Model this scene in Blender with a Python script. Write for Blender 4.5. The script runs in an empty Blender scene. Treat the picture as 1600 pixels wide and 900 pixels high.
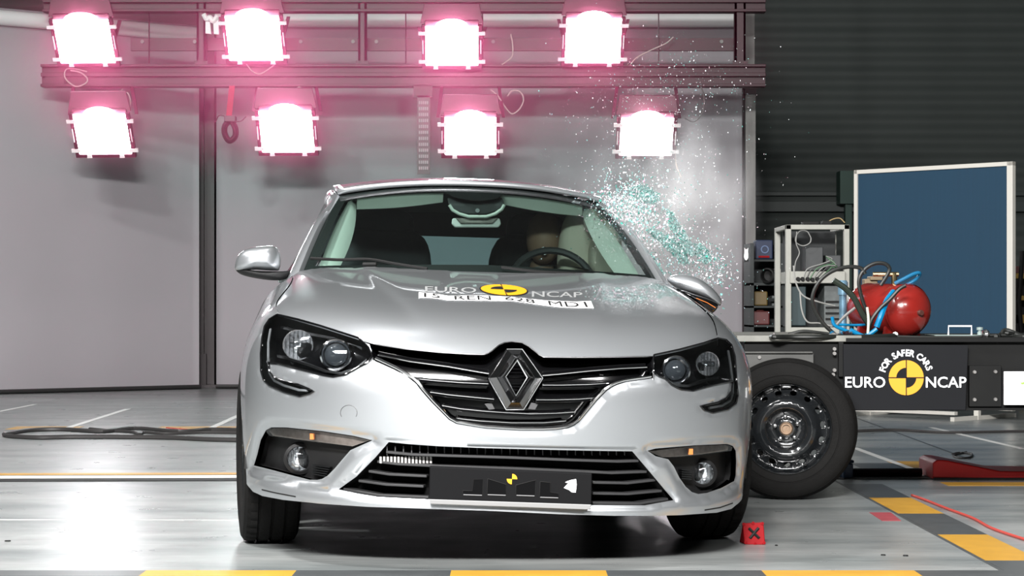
import bpy, bmesh, math, random
import numpy as np
from mathutils import Vector, Matrix
from mathutils.geometry import delaunay_2d_cdt
random.seed(7); rng = np.random.default_rng(7)
SC = bpy.context.scene; COL = SC.collection
PI = math.pi; R = math.radians

# ------------------------------------------------------------------ camera
F_PX = 3262.0; CAM_H = 0.85; HOR = 478.0
cd = bpy.data.cameras.new('camera'); cam = bpy.data.objects.new('camera', cd); COL.objects.link(cam)
cam.location = (0, 0, CAM_H); cam.rotation_euler = (R(90), 0, 0)
cd.sensor_width = 36; cd.lens = 36*F_PX/1600; cd.shift_y = (HOR-450)/1600; cd.clip_end = 200
SC.camera = cam
# ------------------------------------------------------------------ world, lights, exposure
wd = bpy.data.worlds.new('world'); SC.world = wd; wd.use_nodes = True
wd.node_tree.nodes['Background'].inputs[0].default_value = (0.75, 0.82, 0.85, 1)
wd.node_tree.nodes['Background'].inputs[1].default_value = 0.06
SC.view_settings.view_transform = 'Standard'; SC.view_settings.look = 'None'
SC.view_settings.gamma = 1; SC.view_settings.exposure = 0.0; SC.view_settings.use_curve_mapping = False
SC.cycles.use_denoising = True; SC.cycles.sample_clamp_indirect = 6
SC.cycles.max_bounces = 10; SC.cycles.transparent_max_bounces = 24; SC.cycles.volume_bounces = 1

def area(name, loc, target, sx, sy, power, color=(1, 1, 1)):
    l = bpy.data.lights.new(name, 'AREA'); l.shape = 'RECTANGLE'; l.size = sx; l.size_y = sy
    l.energy = power; l.color = color
    o = bpy.data.objects.new(name, l); COL.objects.link(o); o.location = loc
    o.rotation_euler = (Vector(target)-Vector(loc)).to_track_quat('-Z', 'Y').to_euler()
    return o
# hall flood lamps in front of and above the car, plus an added right-hand fill
for i, (x, y, z, tx, ty, tz, p) in enumerate([
        (-2.6, 1.2, 4.0, -0.5, 8.0, 0.4, 170), (-1.7, 0.4, 4.2, -0.4, 7.2, 0.4, 420), (-0.8, 0.0, 4.2, -0.3, 7.2, 0.4, 980),
        (0.1, 0.0, 4.2, 0.0, 7.2, 0.4, 720), (2.1, 1.0, 4.4, 0.6, 7.4, 0.4, 50),
        (-3.8, 5.6, 6.2, -2.8, 9.5, 0.0, 620), (-1.4, 6.0, 6.3, -0.6, 8.2, 0.0, 70), (2.7, 2.4, 3.6, 3.0, 10.2, 0.0, 90),  # last of this row: fill added to brighten the right floor and red wedge
        (-4.8, 9.4, 6.4, -3.4, 13.0, 0.0, 300), (-1.2, 9.3, 6.4, -1.6, 15.5, 0.0, 60)]):
    area('flood_or_fill_light', (x, y, z), (tx, ty, tz), 0.75, 0.55, p, (1.0, 0.985, 0.97))

def C(h, a=1.0):
    h = h.lstrip('#'); v = [int(h[i:i+2], 16)/255 for i in (0, 2, 4)]
    return tuple((c/12.92 if c <= .04045 else ((c+.055)/1.055)**2.4) for c in v) + (a,)

# ------------------------------------------------------------------ materials
MATS = {}
def mat(name, col, rough=0.5, metal=0.0, noise=0.0, nscale=20.0, coat=0.0, bump=0.0, bscale=200.0, spec=0.5, emis=None, estr=0.0, stretch=None, coatr=0.03):
    if name in MATS: return MATS[name]
    m = bpy.data.materials.new(name); m.use_nodes = True; MATS[name] = m
    nt = m.node_tree; b = nt.nodes['Principled BSDF']; c = C(col) if isinstance(col, str) else col
    b.inputs['Base Color'].default_value = c; b.inputs['Roughness'].default_value = rough
    b.inputs['Metallic'].default_value = metal; b.inputs['Coat Weight'].default_value = coat
    b.inputs['Coat Roughness'].default_value = coatr; b.inputs['Specular IOR Level'].default_value = spec
    tc = nt.nodes.new('ShaderNodeTexCoord')
    src = tc.outputs['Object']
    if stretch:
        mp = nt.nodes.new('ShaderNodeMapping'); mp.inputs['Scale'].default_value = stretch
        nt.links.new(src, mp.inputs['Vector']); src = mp.outputs[0]
    if noise:
        n = nt.nodes.new('ShaderNodeTexNoise'); n.inputs['Scale'].default_value = nscale; n.inputs['Detail'].default_value = 6
        nt.links.new(src, n.inputs['Vector'])
        mx = nt.nodes.new('ShaderNodeMix'); mx.data_type = 'RGBA'
        mx.inputs['A'].default_value = tuple(x*(1-noise) for x in c[:3])+(1,)
        mx.inputs['B'].default_value = tuple(min(1, x*(1+noise)) for x in c[:3])+(1,)
        nt.links.new(n.outputs['Fac'], mx.inputs['Factor']); nt.links.new(mx.outputs['Result'], b.inputs['Base Color'])
    if bump:
        n2 = nt.nodes.new('ShaderNodeTexNoise'); n2.inputs['Scale'].default_value = bscale; n2.inputs['Detail'].default_value = 4
        nt.links.new(src, n2.inputs['Vector'])
        bp = nt.nodes.new('ShaderNodeBump'); bp.inputs['Strength'].default_value = bump; bp.inputs['Distance'].default_value = 0.01
        nt.links.new(n2.outputs['Fac'], bp.inputs['Height']); nt.links.new(bp.outputs[0], b.inputs['Normal'])
    if emis is not None:
        b.inputs['Emission Color'].default_value = C(emis) if isinstance(emis, str) else emis
        b.inputs['Emission Strength'].default_value = estr
    return m

def glass_mat(name, tint, gloss=0.12, rough=0.02):
    m = bpy.data.materials.new(name); m.use_nodes = True; MATS[name] = m
    nt = m.node_tree; nt.nodes.clear()
    out = nt.nodes.new('ShaderNodeOutputMaterial'); t = nt.nodes.new('ShaderNodeBsdfTransparent'); g = nt.nodes.new('ShaderNodeBsdfGlossy')
    t.inputs[0].default_value = tint; g.inputs['Roughness'].default_value = rough
    fr = nt.nodes.new('ShaderNodeFresnel'); fr.inputs[0].default_value = 1.5
    mu = nt.nodes.new('ShaderNodeMath'); mu.operation = 'MULTIPLY'; mu.inputs[1].default_value = gloss*10
    mu.use_clamp = True
    mx = nt.nodes.new('ShaderNodeMixShader')
    nt.links.new(fr.outputs[0], mu.inputs[0]); nt.links.new(mu.outputs[0], mx.inputs[0])
    nt.links.new(t.outputs[0], mx.inputs[1]); nt.links.new(g.outputs[0], mx.inputs[2]); nt.links.new(mx.outputs[0], out.inputs[0])
    return m

M_PAINT = mat('silver_paint', (0.47, 0.49, 0.51, 1), 0.34, 0.85, coat=1.0, noise=0.03, nscale=900)
M_CHROME = mat('chrome', (0.85, 0.85, 0.86, 1), 0.08, 1.0)
M_DCHROME = mat('satin_chrome', (0.45, 0.45, 0.46, 1), 0.25, 1.0)
M_BGLOSS = mat('black_gloss_plastic', (0.002, 0.002, 0.0023, 1), 0.10, 0, coat=0.5)
M_BPLAST = mat('black_grained_plastic', (0.006, 0.006, 0.0063, 1), 0.5, spec=.3, bump=0.15, bscale=900)
M_DGREY = mat('dark_grey_plastic', (0.035, 0.035, 0.037, 1), 0.5, bump=0.1, bscale=900)
M_RUBBER = mat('tyre_rubber', (0.006, 0.0058, 0.0056, 1), 0.8, spec=.12, noise=0.3, nscale=14, bump=0.2, bscale=120)
M_STEELRIM = mat('black_painted_steel', (0.008, 0.009, 0.010, 1), 0.16, 0, coat=0.8)
M_INT = mat('interior_dark_plastic', (0.025, 0.025, 0.026, 1), 0.6, noise=0.2)
M_SEAT = mat('seat_fabric', (0.02, 0.02, 0.022, 1), 0.9, noise=0.3, nscale=80)
M_TRIM = mat('light_pillar_trim', (0.55, 0.58, 0.52, 1), 0.7, noise=0.04)
M_BAG = mat('airbag_fabric', (0.62, 0.56, 0.46, 1), 0.85, noise=0.08, nscale=12, bump=0.3, bscale=14)
M_WHITE = mat('white_sticker', (0.85, 0.85, 0.85, 1), 0.5)
M_YEL = mat('sticker_yellow', C('#d0900c'), 0.45)
M_BLK = mat('sticker_black', (0.008, 0.008, 0.008, 1), 0.6, spec=.2)
M_ORANGE = mat('indicator_orange', (0.45, 0.13, 0.03, 1), 0.3)
M_WGLASS = glass_mat('windscreen_glass', (0.74, 0.90, 0.86, 1), 0.08)
M_CGLASS = glass_mat('clear_lens', (0.9, 0.92, 0.93, 1), 0.12)
M_SGLASS = glass_mat('smoked_lens', (0.72, 0.70, 0.68, 1), 0.16)
M_REFL = mat('faceted_reflector', (0.9, 0.91, 0.93, 1), 0.10, 0.9, bump=.7, bscale=60)

# ------------------------------------------------------------------ object helpers
def tag(o, label=None, cat=None, group=None, kind=None):
    if label: o['label'] = label
    if cat: o['category'] = cat
    if group: o['group'] = group
    if kind: o['kind'] = kind
    return o
def thing(name, loc, label, cat, group=None):
    o = bpy.data.objects.new(name, None); COL.objects.link(o); o.location = loc; o.empty_display_size = .1
    return tag(o, label, cat, group)
def world_origin(o):
    p = Vector((0, 0, 0))
    while o is not None:
        p += o.location; o = o.parent
    return p
def mk(name, V, Fc, m, parent=None, smooth=False, normals=None, mats=None, fm=None, org=None):
    """verts in world coordinates; the object's origin is put at org (or the parent's origin)"""
    V = np.asarray(V, float)
    po = world_origin(parent) if parent is not None else Vector((0, 0, 0))
    if org is None: org = po if parent is not None else Vector((float(V[:, 0].mean()), float(V[:, 1].mean()), float(V[:, 2].min())))
    org = Vector(org)
    me = bpy.data.meshes.new(name); me.from_pydata((V-np.array(org)).tolist(), [], [list(map(int, f)) for f in Fc]); me.update()
    for mm in (mats or [m]): me.materials.append(mm)
    if fm is not None: me.polygons.foreach_set('material_index', list(fm))
    if smooth: me.polygons.foreach_set('use_smooth', [True]*len(me.polygons))
    if normals is not None: me.normals_split_custom_set_from_vertices(np.asarray(normals).tolist())
    o = bpy.data.objects.new(name, me); COL.objects.link(o)
    if parent is not None: o.parent = parent
    o.location = org-po
    return o
class MB:
    def __init__(s): s.v = []; s.f = []; s.m = []; s.cur = 0
    def add(s, V, Fc):
        n = len(s.v); s.v += [tuple(map(float, p)) for p in V]; s.f += [[n+i for i in f] for f in Fc]; s.m += [s.cur]*len(Fc); return s
    def mi(s, i): s.cur = i; return s
    def box(s, a, b, rz=0, piv=None):
        x0, y0, z0 = a; x1, y1, z1 = b
        V = [(x0,y0,z0),(x1,y0,z0),(x1,y1,z0),(x0,y1,z0),(x0,y0,z1),(x1,y0,z1),(x1,y1,z1),(x0,y1,z1)]
        if rz:
            px, py = piv or ((x0+x1)/2, (y0+y1)/2); c, q = math.cos(rz), math.sin(rz)
            V = [(px+(x-px)*c-(y-py)*q, py+(x-px)*q+(y-py)*c, z) for x, y, z in V]
        return s.add(V, [(0,3,2,1),(4,5,6,7),(0,1,5,4),(1,2,6,5),(2,3,7,6),(3,0,4,7)])
    def tube(s, P, r, n=8, cap=True):
        P = [Vector(p) for p in P]; V = []; Fc = []
        up = None
        for i, p in enumerate(P):
            t = (P[min(i+1, len(P)-1)]-P[max(i-1, 0)]).normalized()
            if up is None: up = t.orthogonal().normalized()
            up = (up-t*up.dot(t));  up = up.normalized() if up.length > 1e-6 else t.orthogonal().normalized()
            sd = t.cross(up); rr = r[i] if isinstance(r, (list, tuple)) else r
            V += [tuple(p+(up*math.cos(2*PI*k/n)+sd*math.sin(2*PI*k/n))*rr) for k in range(n)]
        for i in range(len(P)-1):
            for k in range(n):
                Fc.append((i*n+k, i*n+(k+1) % n, (i+1)*n+(k+1) % n, (i+1)*n+k))
        if cap: Fc += [tuple(range(n))[::-1], tuple((len(P)-1)*n+k for k in range(n))]
        return s.add(V, Fc)
    def lathe(s, prof, c, axis, n=32, arc=None):
        """prof [(r, t)] t along axis from centre c"""
        ax = Vector(axis).normalized(); e1 = ax.orthogonal().normalized(); e2 = ax.cross(e1); c = Vector(c); V = []; Fc = []
        for r_, t in prof:
            for k in range(n):
                a = 2*PI*k/n; V.append(tuple(c+ax*t+(e1*math.cos(a)+e2*math.sin(a))*max(r_, 1e-5)))
        for i in range(len(prof)-1):
            for k in range(n): Fc.append((i*n+k, i*n+(k+1) % n, (i+1)*n+(k+1) % n, (i+1)*n+k))
        return s.add(V, Fc)
    def prism(s, poly, d):
        """poly: 3D planar points; d: extrusion vector"""
        n = len(poly); d = Vector(d); A = [Vector(p) for p in poly]
        V = [tuple(p) for p in A]+[tuple(p+d) for p in A]
        Fc = [tuple(range(n)), tuple(range(2*n-1, n-1, -1))]+[(i, (i+1) % n, n+(i+1) % n, n+i) for i in range(n)]
        return s.add(V, Fc)
    def build(s, name, m, parent=None, smooth=False, mats=None, bevel=0, sharp=None, org=None):
        o = mk(name, s.v, s.f, m, parent, smooth, mats=mats, fm=s.m if mats else None, org=org)
        bm = bmesh.new(); bm.from_mesh(o.data); bmesh.ops.recalc_face_normals(bm, faces=bm.faces[:]); bm.to_mesh(o.data); bm.free()
        if smooth:
            o.data.set_sharp_from_angle(angle=R(sharp or 35))
        if bevel:
            b = o.modifiers.new('bevel', 'BEVEL'); b.width = bevel; b.segments = 2; b.limit_method = 'ANGLE'
        return o
def crom(P, n=6, closed=False):
    """Catmull-Rom through points"""
    P = [np.array(p, float) for p in P]; out = []; N = len(P)
    rngi = range(N if closed else N-1)
    for i in rngi:
        p0, p1, p2, p3 = (P[(i-1) % N] if closed or i > 0 else 2*P[0]-P[1]), P[i], P[(i+1) % N], (P[(i+2) % N] if closed or i+2 < N else 2*P[-1]-P[-2])
        for k in range(n):
            t = k/n; out.append(.5*((2*p1)+(-p0+p2)*t+(2*p0-5*p1+4*p2-p3)*t*t+(-p0+3*p1-3*p2+p3)*t**3))
    if not closed: out.append(P[-1])
    return out
def W(px, py, Y): return Vector(((px-800)/F_PX*Y, Y, CAM_H-(py-HOR)/F_PX*Y))
def G(px, py):  # point of the floor seen at a pixel
    Y = F_PX*CAM_H/(py-HOR); return Vector(((px-800)/F_PX*Y, Y, 0))

# ------------------------------------------------------------------ 2D triangulation helpers
def inpoly(pts, poly):
    pts = np.asarray(pts); poly = np.asarray(poly); x, y = pts[:, 0], pts[:, 1]; c = np.zeros(len(pts), bool); n = len(poly)
    for i in range(n):
        x1, y1 = poly[i]; x2, y2 = poly[(i+1) % n]
        if y1 == y2: continue
        k = (y1 > y) != (y2 > y)
        c ^= k & (x < (x2-x1)*(y-y1)/(y2-y1)+x1)
    return c
def polydist(pts, line, closed=True):
    pts = np.asarray(pts, float); L = np.asarray(line, float); d = np.full(len(pts), 1e9)
    n = len(L) if closed else len(L)-1
    for i in range(n):
        a = L[i]; b = L[(i+1) % len(L)]; ab = b-a; q = max(ab@ab, 1e-12)
        t = np.clip(((pts-a)@ab)/q, 0, 1); d = np.minimum(d, np.linalg.norm(pts-a-t[:, None]*ab, axis=1))
    return d
def resample(P, step):
    P = np.asarray(P, float); out = [P[0]]
    for a, b in zip(P[:-1], P[1:]):
        n = max(1, int(np.linalg.norm(b-a)/step))
        out += [a+(b-a)*k/n for k in range(1, n+1)]
    return np.array(out)
def cdt(lines, x0, x1, y0, y1, sx, sy):
    """lines: list of (points, closed). grid points are added around them. returns pts, tris"""
    P = []; E = []
    for L, cl in lines:
        L = resample(np.vstack([L, L[:1]]) if cl else L, min(sx, sy))
        if cl: L = L[:-1]
        n = len(P); P += [tuple(p) for p in L]; E += [(n+i, n+i+1) for i in range(len(L)-1)]
        if cl: E.append((n+len(L)-1, n))
    nx = int((x1-x0)/sx)+1; ny = int((y1-y0)/sy)+1
    g = np.array([(x0+(x1-x0)*i/nx+(0.5*sx if j % 2 else 0), y0+(y1-y0)*j/ny) for j in range(ny+1) for i in range(nx+1)])
    if P:
        d = np.full(len(g), 1e9); S = np.array([sx, sy]); m = np.array(P)/S; gs = g/S
        for k in range(0, len(m), 400):
            d = np.minimum(d, np.sqrt(((gs[:, None]-m[None, k:k+400])**2).sum(-1)).min(1))
        g = g[d > 0.45]
    P += [tuple(p) for p in g]
    r = delaunay_2d_cdt([Vector(p) for p in P], E, [], 0, 1e-7)
    return np.array([tuple(v) for v in r[0]]), np.array([tuple(f) for f in r[2]])
def sub(pts, tris, keep):
    t = tris[keep]; u, inv = np.unique(t, return_inverse=True)
    return pts[u], inv.reshape(-1, 3)
def border(tris):
    cnt = {}
    for t in tris:
        for a, b in ((t[0], t[1]), (t[1], t[2]), (t[2], t[0])):
            if (b, a) in cnt: cnt.pop((b, a))
            else: cnt[(a, b)] = 1
    return list(cnt)

# ================================================================== THE HALL
def concrete():
    m = bpy.data.materials.new('painted_concrete_floor'); m.use_nodes = True; nt = m.node_tree; b = nt.nodes['Principled BSDF']
    tc = nt.nodes.new('ShaderNodeTexCoord'); L = nt.links.new
    def noise(sc, det, mscale):
        mp = nt.nodes.new('ShaderNodeMapping'); mp.inputs['Scale'].default_value = mscale; L(tc.outputs['Object'], mp.inputs[0])
        n = nt.nodes.new('ShaderNodeTexNoise'); n.inputs['Scale'].default_value = sc; n.inputs['Detail'].default_value = det; L(mp.outputs[0], n.inputs[0]); return n
    n1 = noise(1.6, 8, (0.5, 2.2, 1)); n2 = noise(14, 5, (0.35, 3, 1)); n3 = noise(5, 10, (1, 1, 1))
    r1 = nt.nodes.new('ShaderNodeValToRGB'); r1.color_ramp.elements[0].position = .32; r1.color_ramp.elements[0].color = (0.145, 0.16, 0.16, 1)
    r1.color_ramp.elements[1].position = .68; r1.color_ramp.elements[1].color = (0.28, 0.29, 0.285, 1); L(n1.outputs[0], r1.inputs[0])
    r2 = nt.nodes.new('ShaderNodeValToRGB'); r2.color_ramp.elements[0].position = .35; r2.color_ramp.elements[0].color = (.72, .72, .73, 1)
    r2.color_ramp.elements[1].position = .6; r2.color_ramp.elements[1].color = (1, 1, 1, 1); L(n2.outputs[0], r2.inputs[0])
    mu = nt.nodes.new('ShaderNodeMix'); mu.data_type = 'RGBA'; mu.blend_type = 'MULTIPLY'; mu.inputs['Factor'].default_value = .7
    L(r1.outputs[0], mu.inputs['A']); L(r2.outputs[0], mu.inputs['B']); L(mu.outputs['Result'], b.inputs['Base Color'])
    rr = nt.nodes.new('ShaderNodeMapRange'); rr.inputs['To Min'].default_value = .20; rr.inputs['To Max'].default_value = .42; L(n3.outputs[0], rr.inputs[0]); L(rr.outputs[0], b.inputs['Roughness'])
    bp = nt.nodes.new('ShaderNodeBump'); bp.inputs['Strength'].default_value = .12; bp.inputs['Distance'].default_value = .004; L(n2.outputs[0], bp.inputs['Height']); L(bp.outputs[0], b.inputs['Normal'])
    return m
M_FLOOR = concrete()
floor = MB().box((-12, -6, -0.2), (14, 27, 0)).build('floor', M_FLOOR, org=(0, 0, 0)); tag(floor, kind='structure')
def shutter():
    m = mat('ribbed_shutter', (0.034, 0.043, 0.040, 1), 0.65, noise=0.12, nscale=3)
    nt = m.node_tree; b = nt.nodes['Principled BSDF']; tc = nt.nodes.new('ShaderNodeTexCoord'); w = nt.nodes.new('ShaderNodeTexWave')
    w.bands_direction = 'Z'; w.inputs['Scale'].default_value = 1.3; w.inputs['Distortion'].default_value = 0
    bp = nt.nodes.new('ShaderNodeBump'); bp.inputs['Strength'].default_value = .8; bp.inputs['Distance'].default_value = .03
    nt.links.new(tc.outputs['Object'], w.inputs[0]); nt.links.new(w.outputs['Fac'], bp.inputs['Height']); nt.links.new(bp.outputs[0], b.inputs['Normal'])
    return m
M_SHUT = shutter()
wb = MB().box((-12, 26, 0), (14, 26.3, 8.5))
tag(wb.build('wall_back', M_SHUT, org=(0, 26, 0)), kind='structure')
M_WALL = mat('hall_wall_paint', (0.10, 0.11, 0.11, 1), 0.8, noise=0.1, nscale=2)
tag(MB().box((13.5, -6, 0), (13.8, 26, 8.5)).build('wall_right', M_WALL), kind='structure')
tag(MB().box((-11.8, -6, 0), (-11.5, 26, 8.5)).build('wall_left', M_WALL), kind='structure')
tag(MB().box((-11.8, -6.2, 0), (13.8, -5.9, 8.5)).build('wall_front', mat('dark_wall_paint', (0.03, 0.03, 0.032, 1), 0.8, noise=0.1, nscale=2)), kind='structure')
tag(MB().box((-11.8, -6, 8.5), (13.8, 26.3, 8.7)).build('ceiling', mat('ceiling_sheet', (0.16, 0.165, 0.165, 1), 0.8, noise=.1)), kind='structure')
# horizontal guide rails on the shutter wall
for k, (z0, z1, yy) in enumerate([(2.02, 2.14, 25.85), (2.22, 2.26, 25.9)]):
    tag(MB().box((2.5, yy, z0), (13, 26, z1)).build('trim_%d' % (k+1), mat('rail_green_grey', (0.03, 0.04, 0.038, 1), .5)), kind='structure')
p = W(1322, 480, 25.8)
tag(MB().box((p.x-.04, 25.6, 0), (p.x+.04, 25.72, 2.35)).box((p.x-.12, 25.5, 2.1), (p.x+.06, 25.8, 2.5)).box((p.x+.0, 25.55, 2.22), (p.x+.35, 25.65, 2.32)).build('door_post', mat('green_post', (0.01, 0.05, 0.035, 1), .5)), 'dark green steel post against the shutter wall, left of the blue board', 'post')

# white projection screens standing behind the car
M_SCREEN = mat('screen_cloth', (0.33, 0.315, 0.335, 1), 0.85, noise=0.05, nscale=1.2)
M_SCREEN_EDGE = mat('screen_roll', (0.62, 0.62, 0.62, 1), 0.5)
def screen(px0, Y0, px1, Y1, label, ztop=3.9, tube_=True):
    a = Vector(((px0-800)/F_PX*Y0, Y0, 0)); b = Vector(((px1-800)/F_PX*Y1, Y1, 0)); d = (b-a); n = Vector((d.y, -d.x, 0)).normalized()
    if n.y > 0: n = -n
    root = thing('backdrop_screen', (a+b)/2, label, 'screen', 'backdrop screens')
    A = []
    nseg = 60
    V = []; Fc = []
    for i in range(nseg+1):
        t = i/nseg; q = a+d*t+n*0.012*math.sin(t*19)*math.sin(t*7+1)
        for z in (0.02, 1.0, 2.0, 3.0, ztop): V.append((q.x, q.y, z))
    for i in range(nseg):
        for j in range(4): Fc.append((i*5+j, (i+1)*5+j, (i+1)*5+j+1, i*5+j+1))
    V2 = [(x-n.x*.02, y-n.y*.02, z) for x, y, z in V]; m = len(V)
    F2 = [tuple(m+k for k in f[::-1]) for f in Fc]
    rim = [i*5 for i in range(nseg+1)]+[nseg*5+j for j in range(1, 5)]+[i*5+4 for i in range(nseg-1, -1, -1)]+[3, 2, 1]
    F3 = [(rim[i], rim[(i+1) % len(rim)], m+rim[(i+1) % len(rim)], m+rim[i]) for i in range(len(rim))]
    mk('cloth', V+V2, Fc+F2+F3, M_SCREEN, root, True)
    if tube_:
        z = ztop-.1
        MB().tube([tuple(a+n*.06+Vector((0, 0, z))), tuple(b+n*.06+Vector((0, 0, z)))], 0.075, 16).build('roller', M_SCREEN_EDGE, root, True)
    mb = MB(); mb.tube([tuple(a+n*.03+Vector((0, 0, .025))), tuple(b+n*.03+Vector((0, 0, .025)))], 0.02, 8)
    mb.build('bottom_bar', mat('dark_bar', (0.02, 0.02, 0.02, 1), .5), root, True)
    return root
screen(-420, 18.6, 311, 21.4, 'left light grey backdrop screen with rolled tube on top, left of the dark steel post', 3.72)
screen(338, 21.45, 1161, 21.45, 'wide light grey backdrop screen behind the car, right of the dark steel post', 3.88)

M_GLOWSTEEL = mat('glow_tinted_steel', (0.035, 0.004, 0.011, 1), 0.5, noise=0.25, nscale=5)  # rig steel: the lamps' pink glow is put into its colour as maroon
M_DARKST = mat('dark_steel', (0.016, 0.006, 0.009, 1), 0.45, noise=.3, nscale=6)
M_GALV = mat('galvanised_steel', (0.17, 0.165, 0.16, 1), 0.55, 0.4, noise=0.55, nscale=2.2, stretch=(6, 6, 1))
# floor standing dark post in the gap between the screens
r = thing('steel_post', (W(325, 478, 21.9).x, 21.9, 0), 'dark maroon steel column standing in the gap between the two backdrop screens', 'post')
x = r.location.x
MB().box((x-.10, 21.8, 0), (x-.03, 22.0, 6)).box((x-.03, 21.86, 0), (x+.04, 21.94, 6)).box((x+.04, 21.8, 0), (x+.08, 22.0, 6)).build('column', M_DARKST, r)
MB().box((x-.16, 21.72, 0), (x+.14, 22.08, .03)).box((x-.13, 21.76, .03), (x+.0, 21.8, .35)).build('foot_plate', M_DARKST, r)
# right galvanised post beside the wide screen
x = W(1171, 478, 21.1).x
r = thing('galvanised_post', (x, 21.1, 0), 'worn galvanised steel post at the right edge of the wide backdrop screen', 'post')
MB().box((x-.045, 21.04, 0), (x+.055, 21.16, 2.98)).build('column', M_GALV, r)
MB().box((x-.055, 21.035, 2.98), (x+.06, 21.18, 3.24)).build('dark_sleeve', M_DARKST, r)
MB().box((x-.045, 21.04, 3.24), (x+.045, 21.16, 6)).build('upper_column', M_GALV, r)
MB().tube([(x-.062, 21.1, 0), (x-.062, 21.1, 6)], .012, 8).build('cable', M_DARKST, r)

# ------------------------------------------------------------------ lamp rig
YR = 19.6
def rx(px, Y=YR): return (px-800)/F_PX*Y
def rz(py, Y=YR): return CAM_H-(py-HOR)/F_PX*Y
def beam(name, x0, x1, y0, y1, label, Y=YR, d=.16, web=True):
    r = thing(name, ((rx(x0)+rx(x1))/2, Y, rz(y1)), label, 'beam', 'dark steel beams of the lamp rig')
    a, b, c, e = rx(x0), rx(x1), rz(y1), rz(y0); h = e-c
    mb = MB(); mb.box((a, Y+d*.42, c), (b, Y+d*.58, e)); mb.build('web_plate', M_GLOWSTEEL, r)
    MB().box((a, Y, e-.025), (b, Y+d, e)).box((a, Y, c), (b, Y+d, c+.025)).box((a, Y+.01, c+h*.45), (b, Y+.07, c+h*.62)).build('flange', M_GLOWSTEEL, r, bevel=.004)
    return r
bm_ = beam('lamp_beam', 63, 1197, 100, 135, 'long lower dark steel beam, tinted maroon for lamp glow, running between the two rows of lamps')
MB().box((rx(70), YR+.02, rz(134)), (rx(100), YR+.1, rz(110))).build('end_plate', M_GLOWSTEEL, bm_)
beam('lamp_beam', 66, 1197, -14, 18, 'long upper dark steel beam, tinted maroon for lamp glow, along the top edge of the picture')
r = thing('cross_rail', (rx(600), YR+.4, rz(72)), 'thin dark rail with bolts between the two long beams of the lamp rig', 'rail')
MB().box((rx(195), YR+.30, rz(73)), (rx(1160), YR+.36, rz(53))).build('rail', M_GLOWSTEEL, r)
for px in (214, 297, 465, 548, 585, 770, 1132):
    MB().lathe([(0, -.012), (.018, -.012), (.018, .0), (0, .0)], (rx(px), YR+.29, rz(59)), (0, 1, 0), 10).build('bolt', M_GALV, r, True)
def vpost(px0, px1, py0, py1, label, Y=YR+.05, d=.1):
    r = thing('rig_upright', (rx((px0+px1)/2), Y, rz(py1)), label, 'post', 'uprights of the lamp rig')
    MB().box((rx(px0), Y, rz(py1)), (rx(px1), Y+.02, rz(py0))).box((rx(px0), Y, rz(py1)), (rx(px0)+.02, Y+d, rz(py0))).box((rx(px1)-.02, Y, rz(py1)), (rx(px1), Y+d, rz(py0))).build('channel', M_GLOWSTEEL, r)
    MB().box((rx(px0)-.02, Y-.01, rz(py1)), (rx(px1)+.02, Y, rz(py1-6))).build('foot_bracket', M_GLOWSTEEL, r)
vpost(306, 320, -20, 100, 'left dark upright of the lamp rig above the steel column')
vpost(559, 572, -20, 100, 'middle dark upright of the lamp rig, between second and third lamps of the upper row')
vpost(1149, 1166, -20, 100, 'right dark upright of the lamp rig next to the galvanised post')
for i, (px, w_) in enumerate([(233, 1.2), (754, 1.0), (634, 1.0), (1029, 1.0)]):
    tag(MB().tube([W(px, -30, YR+.1), W(px, 99, YR+.1)], .006, 6).build('hanging_wire', M_DARKST, None, True),
        ['thin wire hanging right of the first upper lamp', 'thin wire hanging right of the third upper lamp', 'thin wire hanging left of the third upper lamp', 'thin wire hanging right of the fourth upper lamp'][i], 'wire', 'wires between the beams')

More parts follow.
